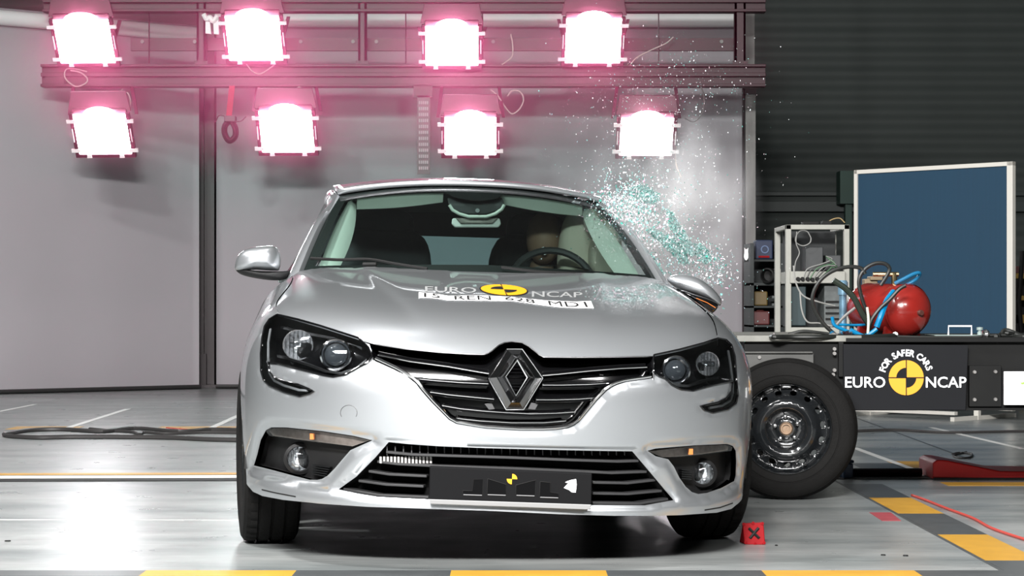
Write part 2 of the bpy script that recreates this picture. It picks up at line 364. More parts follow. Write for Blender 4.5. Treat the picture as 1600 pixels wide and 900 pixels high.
M_LAMP = mat('lamp_lens', (1, 1, 1, 1), 0.4, emis=(1.0, 0.93, 0.97, 1), estr=32)
M_CLIP = mat('lamp_clip', (0.75, 0.72, 0.72, 1), 0.5)
M_LBODY = mat('lamp_body', (0.07, 0.008, 0.024, 1), 0.5, noise=.2)
def lamp(px, py, w, h, sk, label, up):
    """px,py centre of lens; w,h lens size in px; sk: sideways lean of its sides (px); up: is it above the beam"""
    Y = YR-.18; r = thing('flood_lamp', W(px, py-h/2-14, Y+.3), label, 'lamp', 'flood lamps on the steel rig')
    tilt = R(22)
    # local frame: origin lens centre, ex right, ez up (tilted so the face looks down at the hall)
    c = W(px, py, Y); ex = Vector((1, 0, sk*.0012)); ez = Vector((-sk/h*.9, -math.sin(tilt), math.cos(tilt))); ey = Vector((0, math.cos(tilt), math.sin(tilt)))
    k = Y/F_PX
    def P(a, b, d=0): return c+ex*(a*k)+ez*(b*k/math.cos(tilt))+ey*d
    hw, hh = w/2, h/2
    arch = [(hw*math.cos(t)*.62, hh+11*math.sin(t)) for t in np.linspace(0, PI, 12)]  # arched lens top imitates the hump of glow above the lamp
    poly = [(-hw, -hh), (hw, -hh), (hw, hh)]+arch+[(-hw, hh)]
    MB().prism([P(a, b) for a, b in poly], ey*.03).build('lens', M_LAMP, r)
    fr = MB()
    for (a0, a1, b0, b1) in ((-hw-6, -hw, -hh-3, hh+3), (hw, hw+6, -hh-3, hh+3), (-hw-6, hw+6, -hh-6, -hh-1)):
        fr.prism([P(a0, b0, -.01), P(a1, b0, -.01), P(a1, b1, -.01), P(a0, b1, -.01)], ey*.06)
    fr.build('frame', M_LBODY, r, bevel=.004)
    # sloping reflector housing behind the lens
    b = MB(); A = [P(-hw-2, -hh, .035), P(hw+2, -hh, .035), P(hw+2, hh+8, .035), P(-hw-2, hh+8, .035)]
    B = [P(-hw*.7, -hh*.5, .34), P(hw*.7, -hh*.5, .34), P(hw*.7, hh+20, .34), P(-hw*.7, hh+20, .34)]
    b.add([tuple(p) for p in A+B], [(0, 1, 2, 3), (7, 6, 5, 4), (0, 4, 5, 1), (1, 5, 6, 2), (2, 6, 7, 3), (3, 7, 4, 0)]).build('housing', M_LBODY, r, bevel=.01)
    # hood flap above the lens
    MB().prism([P(-hw-8, hh+4, .04), P(hw+8, hh+4, .04), P(hw+2, hh+30, .12), P(-hw-2, hh+30, .12)], ey*.02).build('visor', M_LBODY, r, bevel=.004)
    for s in (-1, 1):
        for b0 in (hh-9, -hh+5):
            MB().prism([P(s*(hw-3), b0-2.5, -.02), P(s*(hw+11), b0-2.5, -.02), P(s*(hw+11), b0+2.5, -.02), P(s*(hw-3), b0+2.5, -.02)], ey*.03).build('clip', M_CLIP, r)
        MB().prism([P(s*(hw+3.5), -11, -.02), P(s*(hw+5), -11, -.02), P(s*(hw+5), 9, -.02), P(s*(hw+3.5), 9, -.02)], ey*.01).build('side_slot', M_CLIP, r)
        MB().prism([P(s*(hw*.62)-4, -hh-6, -.02), P(s*(hw*.62)+4, -hh-6, -.02), P(s*(hw*.62)+3, -hh-1, -.02), P(s*(hw*.62)-3, -hh-1, -.02)], ey*.02).build('foot', M_CLIP, r)
    # yoke: flat arms to the beam
    if up:
        tgt = W(px, 102, YR+.02)
        top = [W(px-s, 103, YR+.05) for s in (hw-10, -hw+10)]
    else: top = [W(px-s, 134, YR+.05) for s in (hw+2, -hw-2)]
    for s, t in zip((-1, 1), top):
        a = P(s*(hw+9), hh-6, .16)
        MB().prism([a, a+Vector((.03*s, 0, 0)), t+Vector((.03*s, 0, 0)), t], (0, .035, 0)).build('yoke_arm', M_LBODY, r)
    return r
nm = ['first', 'second', 'third', 'fourth']
for i, (px, py, w, h, sk) in enumerate([(132, 65, 86, 62, 7), (397, 60, 84, 64, 4), (706, 72, 82, 56, 0), (927, 64, 86, 64, -2)]):
    lamp(px, py, w, h, sk, 'glowing flood lamp above the lower beam, %s from the left in the upper row' % nm[i], True)
for i, (px, py, w, h, sk) in enumerate([(160, 210, 82, 58, 6), (448, 206, 82, 60, 3), (735, 213, 80, 54, 0), (1010, 214, 82, 54, -2)]):
    lamp(px, py, w, h, sk, 'glowing flood lamp hanging below the lower beam, %s from the left in the lower row' % nm[i], False)
# cable loops
M_CABLE = mat('pale_cable', (0.42, 0.36, 0.34, 1), 0.5)
def cable(pts, Y, r_, name, m, label, cat='cable', group=None, n=6):
    P = crom([tuple(W(a, b, Y if len(q) == 0 else q[0])) for a, b, *q in pts], n)
    return tag(MB().tube(P, r_, 6).build(name, m, None, True, sharp=80), label, cat, group)
YC = YR-.008
cable([(136, 112), (120, 108), (104, 108), (102, 122), (118, 135), (134, 130), (136, 122), (125, 113), (110, 110)], YC, .007, 'lamp_cable', M_CABLE, 'pale cable loop hanging on the lower beam under the first upper lamp', group='lamp cables')
cable([(192, 139), (182, 150), (173, 168), (186, 174), (200, 171), (204, 158), (198, 145), (188, 168)], YC, .006, 'lamp_cable', M_CABLE, 'pale cable loop above the first lower lamp', group='lamp cables')
cable([(385, 100), (395, 112), (408, 115), (425, 104), (432, 98)], YC, .006, 'lamp_cable', M_CABLE, 'pale cable sagging under the second upper lamp', group='lamp cables')
cable([(412, 160), (438, 152), (466, 157), (492, 162), (480, 150), (468, 136), (462, 145), (470, 158), (490, 160)], YC, .006, 'lamp_cable', M_CABLE, 'pale cable tangle above the second lower lamp', group='lamp cables')
cable([(766, 140), (778, 150), (790, 168), (800, 178), (812, 170), (818, 155), (812, 143), (800, 142), (793, 150)], YC, .007, 'lamp_cable', M_CABLE, 'pale cable loop above the third lower lamp', group='lamp cables')
cable([(798, 53), (801, 70), (800, 88), (790, 97), (784, 101)], YC, .007, 'lamp_cable', M_CABLE, 'pale cable between the third and fourth upper lamps', group='lamp cables')
cable([(1052, 58), (1040, 68), (1018, 78), (995, 90), (985, 101)], YC, .006, 'lamp_cable', M_CABLE, 'pale cable running down right of the fourth upper lamp', group='lamp cables')
cable([(1056, 228), (1055, 245), (1058, 262), (1064, 277)], YC, .007, 'lamp_cable', mat('orange_pale_cable', (0.7, .5, .4, 1), .5), 'short pale orange cable end dangling right of the fourth lower lamp', group='lamp cables')
cable([(1095, 135), (1100, 150), (1098, 175), (1085, 190), (1070, 185)], YC, .006, 'lamp_cable', mat('grey_cable', (.10, .09, .09, 1), .5), 'grey cable loop right of the fourth lower lamp', group='lamp cables')
# red strap with hook, and the hanging connector strip
r = thing('hoist_strap', W(362, 136, YR-.02), 'red strap with dark shackle hook hanging from the lower beam beside the steel column', 'strap')
MB().prism([W(358, 134, YR-.02), W(367, 134, YR-.02), W(362, 182, YR-.02), W(353, 182, YR-.02)], (0, .012, 0)).build('webbing', mat('red_webbing', (0.35, .02, .03, 1), .7), r)
MB().box(tuple(W(350, 190, YR-.06)), tuple(W(370, 182, YR+.04))).build('buckle', M_DARKST, r, bevel=.005)
MB().tube(crom([W(360, 188, YR), W(352, 196, YR), (W(351, 208, YR)), W(358, 220, YR), W(367, 214, YR), W(368, 202, YR), W(363, 190, YR)], 5), .028, 8).build('hook', M_DARKST, r, True)
MB().tube(crom([W(337, 190, YR), W(345, 180, YR), W(372, 190, YR), W(385, 182, YR)], 5), .006, 6).build('pull_cord', M_DARKST, r, True)
r = thing('connector_strip', W(661, 152, YR), 'dark hanging strip with rows of pale terminals, left of the third lower lamp', 'strip')
MB().box(tuple(W(652, 272, YR)), tuple(W(672, 150, YR+.04))).build('backing', M_DARKST, r)
for k in range(12):
    y = 158+k*9.3; tb = MB()
    for j in range(5): tb.box(tuple(W(654.5+j*3.1, y+5, YR-.012)), tuple(W(656.6+j*3.1, y, YR+.002)))
    tb.build('terminal_row', mat('terminal_grey', (.28, .26, .27, 1), .5), r)
MB().box(tuple(W(646, 152, YR)), tuple(W(676, 134, YR+.05))).build('mount', M_GLOWSTEEL, r)
r = thing('rag_bundle', W(325, 36, YR-.02), 'pale tied plastic cover knotted on the left rig upright', 'cloth')
MB().tube(crom([W(318, 22, YR), W(323, 30, YR), (W(328, 27, YR)), W(333, 33, YR), W(340, 25, YR)], 6), [.018, .03, .022, .03, .02]*5+[.02, .03, .02, .03, .02, .02][:0] if False else .024, 8).build('knot', M_CLIP, r, True)
MB().prism([W(321, 34, YR), W(328, 34, YR), W(330, 53, YR), W(321, 52, YR)], (0, .03, 0)).build('hanging_end', M_CLIP, r)
MB().prism([W(333, 30, YR), W(341, 28, YR), W(342, 54, YR), (W(334, 53, YR))], (0, .03, 0)).build('tail', M_CLIP, r)

# ================================================================== THE CAR
PSI = R(5.3); RHO = R(1.5); X0, Y0 = -0.004, 6.70
cP, sP, cR, sR = math.cos(PSI), math.sin(PSI), math.cos(RHO), math.sin(RHO)
def L2W(p):
    p = np.asarray(p, float); u, v, w = p[..., 0], p[..., 1], p[..., 2]
    a = u*cR+w*sR; z = w*cR-u*sR
    return np.stack([X0+a*cP-v*sP, Y0+a*sP+v*cP, z], -1)
def W2L(p, pos=True):
    p = np.asarray(p, float); x, y, z = p[..., 0], p[..., 1], p[..., 2]
    if pos: x = x-X0; y = y-Y0
    a = x*cP+y*sP; v = -x*sP+y*cP
    return np.stack([a*cR-z*sR, v, a*sR+z*cR], -1)
def ldir(d):  # local direction to world
    return Vector((L2W(d)-L2W((0, 0, 0))).tolist())
def PX(pts):
    pts = np.atleast_2d(np.asarray(pts, float))
    D = np.stack([(pts[:, 0]-800)/F_PX, np.ones(len(pts)), -(pts[:, 1]-HOR)/F_PX], 1)
    return W2L(np.tile([0, 0, CAM_H], (len(pts), 1))), W2L(D, False)
def PV(pts, v):
    """local points on the rays of pixels at the local depth v"""
    O, D = PX(pts); t = (np.asarray(v)-O[:, 1])/D[:, 1]; r = O+D*t[:, None]
    return r
# body surface:  inside < 0
UW, W0, QQ = 0.907, 0.55, 2.3
def Hh(v): return .745+.24*(np.clip(v, 0, 3)/1.35)**.75
def Fb(u, v, w):
    s = np.clip(W0-w, 0, 1); su = 1-.25*s*s; dv = .16*s*s-.024/(1+np.exp((w-.232)/.010))
    A = (np.abs(u)/(UW*su))**2.6+np.clip(1-(v-dv), 0, 3)**3.6
    B = (np.clip(w-W0, 0, 5)/(Hh(v)-W0))**QQ
    return A**2.8+B-1
def hit(pts):
    O, D = PX(pts); n = len(O); t = np.full(n, 6.2); dt = .02; done = np.zeros(n, bool); ta = t.copy()
    for k in range(220):
        q = O+D*(t+dt)[:, None]; ins = (Fb(q[:, 0], q[:, 1], q[:, 2]) < 0) & ~done
        ta[ins] = t[ins]; done |= ins; t = t+dt
    lo = ta.copy(); hi = ta+dt
    for k in range(30):
        m = (lo+hi)/2; q = O+D*m[:, None]; i = Fb(q[:, 0], q[:, 1], q[:, 2]) < 0
        hi = np.where(i, m, hi); lo = np.where(i, lo, m)
    r = O+D*lo[:, None]
    if not done.all(): print('MISS', [tuple(p) for p in np.atleast_2d(pts)[~done]])
    return r, done
PIV = 1.3
def toTW(P):  # local -> (theta*0.95, w) domain
    return np.stack([np.arctan2(P[:, 0], PIV-P[:, 1]), P[:, 2]], 1)
OPEN_LINES = []   # polylines in (theta,w): the skin rolls inwards along them
def lift(q, off=0.0, roll=True):
    th, w = q[:, 0], q[:, 1]; lo = np.zeros(len(q)); hi = np.full(len(q), 1.9); s, c = np.sin(th), np.cos(th)
    for k in range(34):
        m = (lo+hi)/2; i = Fb(m*s, PIV-m*c, w) < 0; lo = np.where(i, m, lo); hi = np.where(i, hi, m)
    d = 0
    if roll and OPEN_LINES:
        for L, dep, sg in OPEN_LINES:
            dd = polydist(q*np.array([1.0, 1.0]), L, False); d = d-dep*np.exp(-(dd/sg)**2)
    r = lo+off+d
    return np.stack([r*s, PIV-r*c, w], 1)
def lift_n(q, off=0.0, roll=True, e=1.5e-3):
    a = lift(q+[e, 0], off, roll)-lift(q-[e, 0], off, roll); b = lift(q+[0, e], off, roll)-lift(q-[0, e], off, roll)
    n = np.cross(a, b); n /= np.maximum(np.linalg.norm(n, axis=1), 1e-12)[:, None]
    P = lift(q, off, roll)
    f = (n*np.stack([P[:, 0], P[:, 1]-PIV, P[:, 2]*0], 1)).sum(1) < 0
    n[f] *= -1
    return n
def crease(u, v):
    uc = .47-.20*np.clip(1-v/1.3, 0, 1)**1.2
    a = .010/(1+np.exp((np.abs(u)-uc)/.010))
    return a*np.clip((v-.12)/.4, 0, 1)
def hoodlift(q, off=0.0):
    u, v = q[:, 0], q[:, 1]
    A = (np.abs(u)/UW)**2.6+np.clip(1-v, 0, 3)**3.6
    w = W0+(Hh(v)-W0)*np.clip(1-A**2.8, 0, 1)**(1/QQ)
    return np.stack([u, v, w+crease(u, v)+off], 1)
def hood_n(q, e=2e-3):
    a = hoodlift(q+[e, 0])-hoodlift(q-[e, 0]); b = hoodlift(q+[0, e])-hoodlift(q-[0, e]); n = np.cross(a, b)
    return n/np.linalg.norm(n, axis=1)[:, None]
def orient(P, tris, N):
    fn = np.cross(P[tris[:, 1]]-P[tris[:, 0]], P[tris[:, 2]]-P[tris[:, 0]]); s = (fn*N[tris[:, 0]]).sum(1) < 0
    tris = tris.copy(); tris[s] = tris[s][:, ::-1]; return tris
def skin(name, P, tris, N, m, parent, rim=0.02, rimdir=None):
    """local points -> world mesh with smooth normals and a folded-back rim"""
    tris = orient(P, tris, N); E = border(tris); V = P; n = len(V); Fc = [tuple(t) for t in tris]; NN = N
    if rim:
        ids = sorted({a for e in E for a in e}); mp = {a: n+len(ids)*0+i for i, a in enumerate(ids)}
        mp2 = {a: n+len(ids)+i for i, a in enumerate(ids)}
        dd = -N[ids]*rim if rimdir is None else np.tile(np.array(rimdir)*rim, (len(ids), 1))
        V = np.vstack([P, P[ids], P[ids]+dd]); NN = None
        Fc += [(mp[b], mp[a], mp2[a], mp2[b]) for a, b in E]
    Vw = L2W(V); o = mk(name, Vw, Fc, m, parent, True)
    # normals: analytic on the skin, face-normal on the rim
    if rim:
        me = o.data; me.update(); nr = np.zeros((len(V), 3)); cnt = np.zeros(len(V))
        for a, b in E:
            A, B, Cc = Vw[mp[a]], Vw[mp[b]], Vw[mp2[a]]; q = np.cross(Cc-A, B-A); q = q/max(np.linalg.norm(q), 1e-9); q = -q
            for k in (mp[a], mp[b], mp2[a], mp2[b]): nr[k] += q
        nr[:n] = L2W(N)-L2W(np.zeros(3)); l = np.linalg.norm(nr, axis=1); nr[l < 1e-6] = (0, 0, 1); l[l < 1e-6] = 1; nr /= l[:, None]
        me.normals_split_custom_set_from_vertices(nr.tolist())
    else:
        nr = L2W(N)-L2W(np.zeros(3)); o.data.normals_split_custom_set_from_vertices(nr.tolist())
    return o
def zp(L, ox, oy, s): return [(ox+a/s, oy+b/s) for a, b in L]

HE = [(435, 491), (460, 497.5), (500, 509), (535, 520), (560, 528), (585, 535), (635, 542.5), (685, 547.5), (735, 550.5), (757, 551), (763, 549), (768, 546), (780, 536), (788, 532.5), (800, 531), (816, 532.6), (826, 538), (836, 546), (843, 552), (850, 555), (900, 555.5), (960, 555), (1022, 554), (1062, 546), (1101, 535.6), (1122, 528)]
HLL = zp([(290,85),(420,115),(560,155),(700,200),(800,232),(860,290),(885,345),(850,390),(790,420),(720,460),(640,475),(580,465),(480,440),(380,415),(300,395),(235,385),(242,440),(270,478),(330,502),(420,522),(520,563),(495,580),(430,598),(330,570),(240,530),(205,495),(188,440),(186,330),(195,230),(210,160),(240,115)], 360, 470, 4)
HLR = zp([(1000,322),(1150,290),(1300,250),(1380,222),(1430,232),(1462,262),(1482,330),(1492,480),(1500,560),(1488,610),(1440,645),(1350,665),(1300,650),(1277,628),(1380,605),(1430,580),(1460,540),(1470,478),(1400,490),(1300,515),(1230,535),(1160,527),(1105,500),(1065,462),(1030,450),(1000,425),(988,380)], 760, 470, 3.81)
GB = [(582,563),(600,571),(615,578),(628,585),(642,594),(650,601),(657,610),(675,630),(684,639),(692,647),(701,656),(712,662),(735,666),(760,669.5),(812,672.5),(850,672.5),(870,671.5),(888,669),(898,665),(906,659),(917,646),(933,627),(941,619),(949,611),(958,605),(967,601),(978,597.5),(990,595.5),(1009,593),(1022,591)]
GR = [(p[0], p[1]) for p in HE[4:23]]+GB[::-1]
GR = [(574, 532)]+[p for p in HE[5:23]]+GB[::-1]
INT = [(606,691),(635,694),(685,697.5),(760,700.5),(875,703.5),(950,705),(990,705.5),(1022,743),(1055,782),(1010,790),(927,789.5),(800,786),(670,781),(590,777),(560,772),(527,765),(555,745),(585,715)]
FGL = zp([(205,130),(240,112),(330,112),(560,135),(760,165),(880,193),(830,215),(740,255),(700,300),(640,370),(595,415),(560,435),(530,441),(480,440),(380,415),(250,380),(128,350),(150,280),(172,190)], 360, 640, 4)
FGR = zp([(885,225),(930,213),(1150,195),(1325,188),(1355,200),(1370,225),(1373,280),(1370,360),(1362,390),(1290,428),(1210,455),(1165,460),(1130,450),(1095,420),(1060,370),(1030,310),(1000,272),(930,255)], 760, 640, 3.474)
BOT = [(379,743),(386,757),(395,768),(410,775),(442,781),(500,787),(575,792),(670,795),(760,798),(875,803.5),(960,806),(1010,806),(1062,805),(1120,801),(1143,795),(1156,784)]

def TW(px):
    P, ok = hit(px); return toTW(P[ok])
def dense(px, st=6, closed=False):
    px = list(px)+([px[0]] if closed else []); return resample(px, st)
tHE = TW(dense(HE)); tHLL = TW(dense(HLL, 4, True))[:-1]; tHLR = TW(dense(HLR, 4, True))[:-1]; tGR = TW(dense(GR, 4, True))[:-1]
tINT = TW(dense(INT, 5, True))[:-1]; tFGL = TW(dense(FGL, 4, True))[:-1]; tFGR = TW(dense(FGR, 4, True))[:-1]; tBOT = TW(dense(BOT))
print('headlamp corner L', hit([(435, 491)])[0], 'R', hit([(1122, 528)])[0], 'nose', hit([(806, 540), (797, 700), (797, 798)])[0])
print('ends', tHE[0], tHE[-1], tBOT[0], tBOT[-1])

car = thing('car', tuple(L2W((0, .92, 0))*np.array([1, 1, 0])), 'silver five-door hatchback seen from the front, with diamond badge and test stickers on the bonnet', 'car')
WHX, WHR = .795, .318   # wheel centre, radius
# --- fender / bonnet seams
def seam(sign, first):
    a = first
    b = np.array([sign*.735, 1.52])
    uv = crom([(a[0], a[1]), (sign*(.66*.2+abs(a[0])*.8+.035), a[1]+.25), (sign*.745, a[1]+.62), (b[0], b[1])], 10)
    return np.array(uv)
cL, cRr = hit([HE[0]])[0][0], hit([HE[-1]])[0][0]
seamL = seam(-1, cL); seamR = seam(1, cRr)
def uv2tw(uv):
    P = hoodlift(uv); P[:, 2] -= crease(uv[:, 0], uv[:, 1]); return toTW(P)
tSL, tSR = uv2tw(seamL), uv2tw(seamR)
THB = 1.68
def arch(sign):
    out = []
    for a in np.linspace(R(-25), R(205), 40):
        v, w = .92+.352*math.cos(a), .312+.352*math.sin(a)
        lo, hi = .2, 1.0
        for k in range(30):
            m = (lo+hi)/2
            if Fb(np.array(m), np.array(v), np.array(w)) < 0: lo = m
            else: hi = m
        out.append((math.atan2(sign*lo, PIV-v), w))
    return np.array(out)
aL, aR = arch(-1), arch(1)
botL = np.array([(-THB-.1, .215), (-1.2, .215)]); botR = np.array([(1.2, .215), (THB+.1, .215)])
tB = np.vstack([[(-THB-.1, .23)], [(-1.0, .23)], tBOT, [(1.0, .23)], [(THB+.1, .23)]])
topline = np.vstack([tSL[::-1], tHE, tSR])
topline = topline[np.argsort(topline[:, 0], kind='stable')] if False else topline
TOPP = np.vstack([topline, [(topline[-1][0], 1.3), (topline[0][0], 1.3)]])
BOTP = np.vstack([tB, [(tB[-1][0], -.2), (tB[0][0], -.2)]])
SPL = .62  # bumper / fender split in theta ... lies just ahead of the wheel arch
def splitline(s): return np.array([(s*.86, .10), (s*.90, .45), (s*.93, .62), (s*.80, .66)])
OPEN_LINES += [(np.vstack([tHLL, tHLL[:1]]), .006, .007), (np.vstack([tHLR, tHLR[:1]]), .006, .007), (tGR[:], .006, .009), (np.vstack([tINT, tINT[:1]]), .010, .010),
               (np.vstack([tFGL, tFGL[:1]]), .014, .016), (np.vstack([tFGR, tFGR[:1]]), .014, .016), (tHE, .006, .008)]
# character lines: shoulder under the fog surround down to the lip
CH1 = TW(dense([(386, 737), (420, 748), (470, 760), (512, 764)], 8)); CH2 = TW(dense([(1149, 757), (1130, 772), (1095, 785), (1070, 785)], 8))
OPEN_LINES += [(CH1, .007, .006), (CH2, .007, .006)]
lines = [(tHLL, True), (tHLR, True), (tGR, True), (tINT, True), (tFGL, True), (tFGR, True), (topline, False), (tB, False), (aL, False), (aR, False)]
lines += [(np.array([(s*.90, .62), (s*.90, .10)]), False) for s in (-1, 1)]
q, T = cdt(lines, -THB, THB, .16, .97, .016, .014)
cen = q[T].mean(1)
bad = inpoly(cen, tHLL) | inpoly(cen, tHLR) | inpoly(cen, tGR) | inpoly(cen, tINT) | inpoly(cen, tFGL) | inpoly(cen, tFGR) | inpoly(cen, TOPP) | inpoly(cen, BOTP)
bad |= inpoly(cen, aL) | inpoly(cen, aR) | (np.abs(cen[:, 0]) > THB)
bad |= (np.abs(cen[:, 0]) > min(abs(tSL[-1][0]), abs(tSR[-1][0]))+.6)
bump = np.abs(cen[:, 0]) < .90
for nm_, sel in (('bumper_cover', ~bad & bump), ('front_fender', ~bad & ~bump & (cen[:, 0] < 0)), ('front_fender', ~bad & ~bump & (cen[:, 0] > 0))):
    qq, tt = sub(q, T, sel); P = lift(qq); N = lift_n(qq)
    skin(nm_, P, tt, N, M_PAINT, car, .018)
# --- bonnet
PHE, _ = hit(dense(HE)); PHE = PHE[:, :2]
rear = np.array([(u, 1.25+.27*(abs(u)/.735)**2.2) for u in np.linspace(-.735, .735, 40)])
HP = np.vstack([PHE, seamR[1:], rear[::-1][1:-1], seamL[::-1][:-1]])
q, T = cdt([(HP, True)], -.95, .95, 0, 1.6, .022, .022)
cen = q[T].mean(1); qq, tt = sub(q, T, inpoly(cen, HP)); N = hood_n(qq); P = hoodlift(qq)
d = polydist(qq, HP); P[:, 2] -= .006*np.exp(-(d/.006)**2)
skin('bonnet', P, tt, N, M_PAINT, car, .02, (0, 0, -1))
# cowl under the windscreen
V = []; 
for u in np.linspace(-.735, .735, 30):
    v0 = 1.22+.27*(abs(u)/.735)**2.2; w = hoodlift(np.array([(u, v0)]))[0, 2]
    V += [(u, v0, w-.018), (u, v0+.16, w-.008)]
V = np.array(V); mk('cowl_panel', L2W(V), [(2*i, 2*i+2, 2*i+3, 2*i+1) for i in range(29)], M_BPLAST, car, True)

# --- region panels of the front (housings, lenses, grille backing)
def panel(name, poly_tw, off, m, parent, st=.012, rim=.0, hole=None):
    lo = poly_tw.min(0); hi = poly_tw.max(0); q, T = cdt([(poly_tw, True)], lo[0], hi[0], lo[1], hi[1], st, st)
    cen = q[T].mean(1); qq, tt = sub(q, T, inpoly(cen, poly_tw)); P = lift(qq, off, False); N = lift_n(qq, off, False)
    return skin(name, P, tt, N, m, parent, rim)
def shrink(poly, d):
    """offset a closed polygon inwards by d"""
    P = np.asarray(poly, float); c = 0; n = len(P); a = .5*sum(P[i][0]*P[(i+1) % n][1]-P[(i+1) % n][0]*P[i][1] for i in range(n)); s = 1 if a > 0 else -1
    T_ = np.roll(P, -1, 0)-np.roll(P, 1, 0); T_ /= np.maximum(np.linalg.norm(T_, axis=1), 1e-9)[:, None]
    return P+s*d*np.stack([-T_[:, 1], T_[:, 0]], 1)
def sweep(mb, px, off, h, d, base=None, n=4):
    """bar of rectangular section following pixels on the body surface: h high, d deep, its face off outwards"""
    P, ok = hit(dense(px, n)); q_ = toTW(P[ok]); A = lift(q_, off, False); B = lift(q_, off-d, False); V = []
    for a, b in zip(A, B):
        V += [L2W(a+[0, 0, h/2]), L2W(a-[0, 0, h/2]), L2W(b-[0, 0, h/2*.8]), L2W(b+[0, 0, h/2*.8])]
    k = len(A); Fc = [(4*i+j, 4*i+4+j, 4*i+4+(j+1) % 4, 4*i+(j+1) % 4) for i in range(k-1) for j in range(4)]+[(0, 1, 2, 3), (4*k-1, 4*k-2, 4*k-3, 4*k-4)]
    return mb.add(V, Fc)
def stube(mb, px, off, r, n=4, k=8, closed=False):
    P, ok = hit(dense(px, n, closed)); A = L2W(lift(toTW(P[ok]), off, False)); return mb.tube(A, r, k)
# grille
def group_part(name, m, parent=None):  # small plate used as the carrier part of an assembly
    pass
grille = panel('grille', shrink(tGR, -.004), -.055, M_BGLOSS, car, .02)
M_TRIMC = M_CHROME
# bars: pairs either side of the badge
bars = [([(590, 553), (640, 563), (700, 571), (740, 578), (764, 582)], .013), ([(640, 592), (680, 596), (720, 599), (763, 601)], .012),
        ([(672, 614), (700, 618), (740, 622), (772, 625)], .012), ([(690, 635), (720, 640), (760, 644), (790, 646), (830, 648), (870, 647), (900, 645)], .012), ([(712, 655), (750, 659), (800, 662), (850, 662), (885, 659)], .011),
        ([(848, 585), (872, 583), (920, 578), (970, 574), (1012, 572)], .013), ([(848, 603), (880, 603), (920, 602), (952, 600)], .012), ([(838, 626), (870, 626), (905, 625), (930, 623)], .012)]
for px, h in bars:
    b = MB(); sweep(b, px, -.012, h*1.3, .04); o = b.build('grille_bar', M_BGLOSS, grille, True, bevel=.002)
for px, (dy) in [(bars[0][0], 1), (bars[5][0], 1), (bars[1][0], -1), (bars[2][0], -1), (bars[3][0], -1), (bars[6][0], -1), (bars[7][0], -1), (bars[4][0], -1)]:
    b = MB(); stube(b, [(x, y+dy*1.5) for x, y in px], -.006, .0030 if dy == 1 else .0022); b.build('chrome_strip', M_TRIMC, grille, True)
b = MB(); stube(b, [(x+(806-x)*.022, y-3.2) for x, y in GB], -.001, .0052); b.build('chrome_surround', M_TRIMC, grille, True)
b = MB(); stube(b, [(x, y+3) for x, y in GR[1:20]], -.004, .0022); b.build('upper_edge_line', M_DCHROME, grille, True)
# badge
bc = hit([(806, 592)])[0][0]; vb = bc[1]-.012
outer = [(792, 545.5), (816, 545.5), (848, 591), (818, 640), (791, 640), (763, 591)]; inner = [(808, 562), (808, 562), (824, 590), (806, 618), (806, 618), (790, 588)]
b = MB(); O3 = PV(outer, vb+.02); I3 = PV(inner, vb+.014); 
mid = [( (o[0]*.52+i[0]*.48), (o[1]*.52+i[1]*.48)) for o, i in zip(outer, inner)]; M3 = PV(mid, vb-.012); O2 = PV(outer, vb+.045)
mid_o = PV([(o[0]*.93+i[0]*.07, o[1]*.93+i[1]*.07) for o, i in zip(outer, inner)], vb+.006)
V = np.vstack([L2W(O2), L2W(O3), L2W(mid_o), L2W(M3), L2W(I3), L2W(PV(inner, vb+.04))])
Fc = [(6*k+j, 6*k+(j+1) % 6, 6*k+6+(j+1) % 6, 6*k+6+j) for k in range(5) for j in range(6)]
badge = mk('badge', V, Fc, mat('badge_chrome', (.24, .24, .245, 1), .12, 1.0), car)
bb = MB()
for y in np.arange(570, 614, 5.5):
    w_ = 14*(1-abs(y-590)/30); c3 = PV([(807-w_, y), (807+w_, y), (807+w_, y+2.2), (807-w_, y+2.2)], vb+.018); bb.prism([tuple(p) for p in L2W(c3)], ldir((0, .01, 0)))
bb.build('inner_slat', M_BGLOSS, badge)
b = MB()
for ln in (outer, ):
    P = L2W(PV(ln+[ln[0]], vb+.012)); b.tube(P, .0022, 6)
P = L2W(PV([(808, 562), (824, 590), (806, 618), (790, 588), (808, 562)], vb+.008)); b.tube(P, .003, 6)
b.build('polished_edge', M_CHROME, badge, True)
b = MB()
for s in (((757, 631), (768, 629), (773, 639), (764, 640)), ((841, 631), (830, 629), (825, 639), (836, 640))):
    b.prism([tuple(p) for p in L2W(PV(s, vb+.03))], ldir((0, .006, 0)))
b.build('grey_tab', M_DGREY, grille)

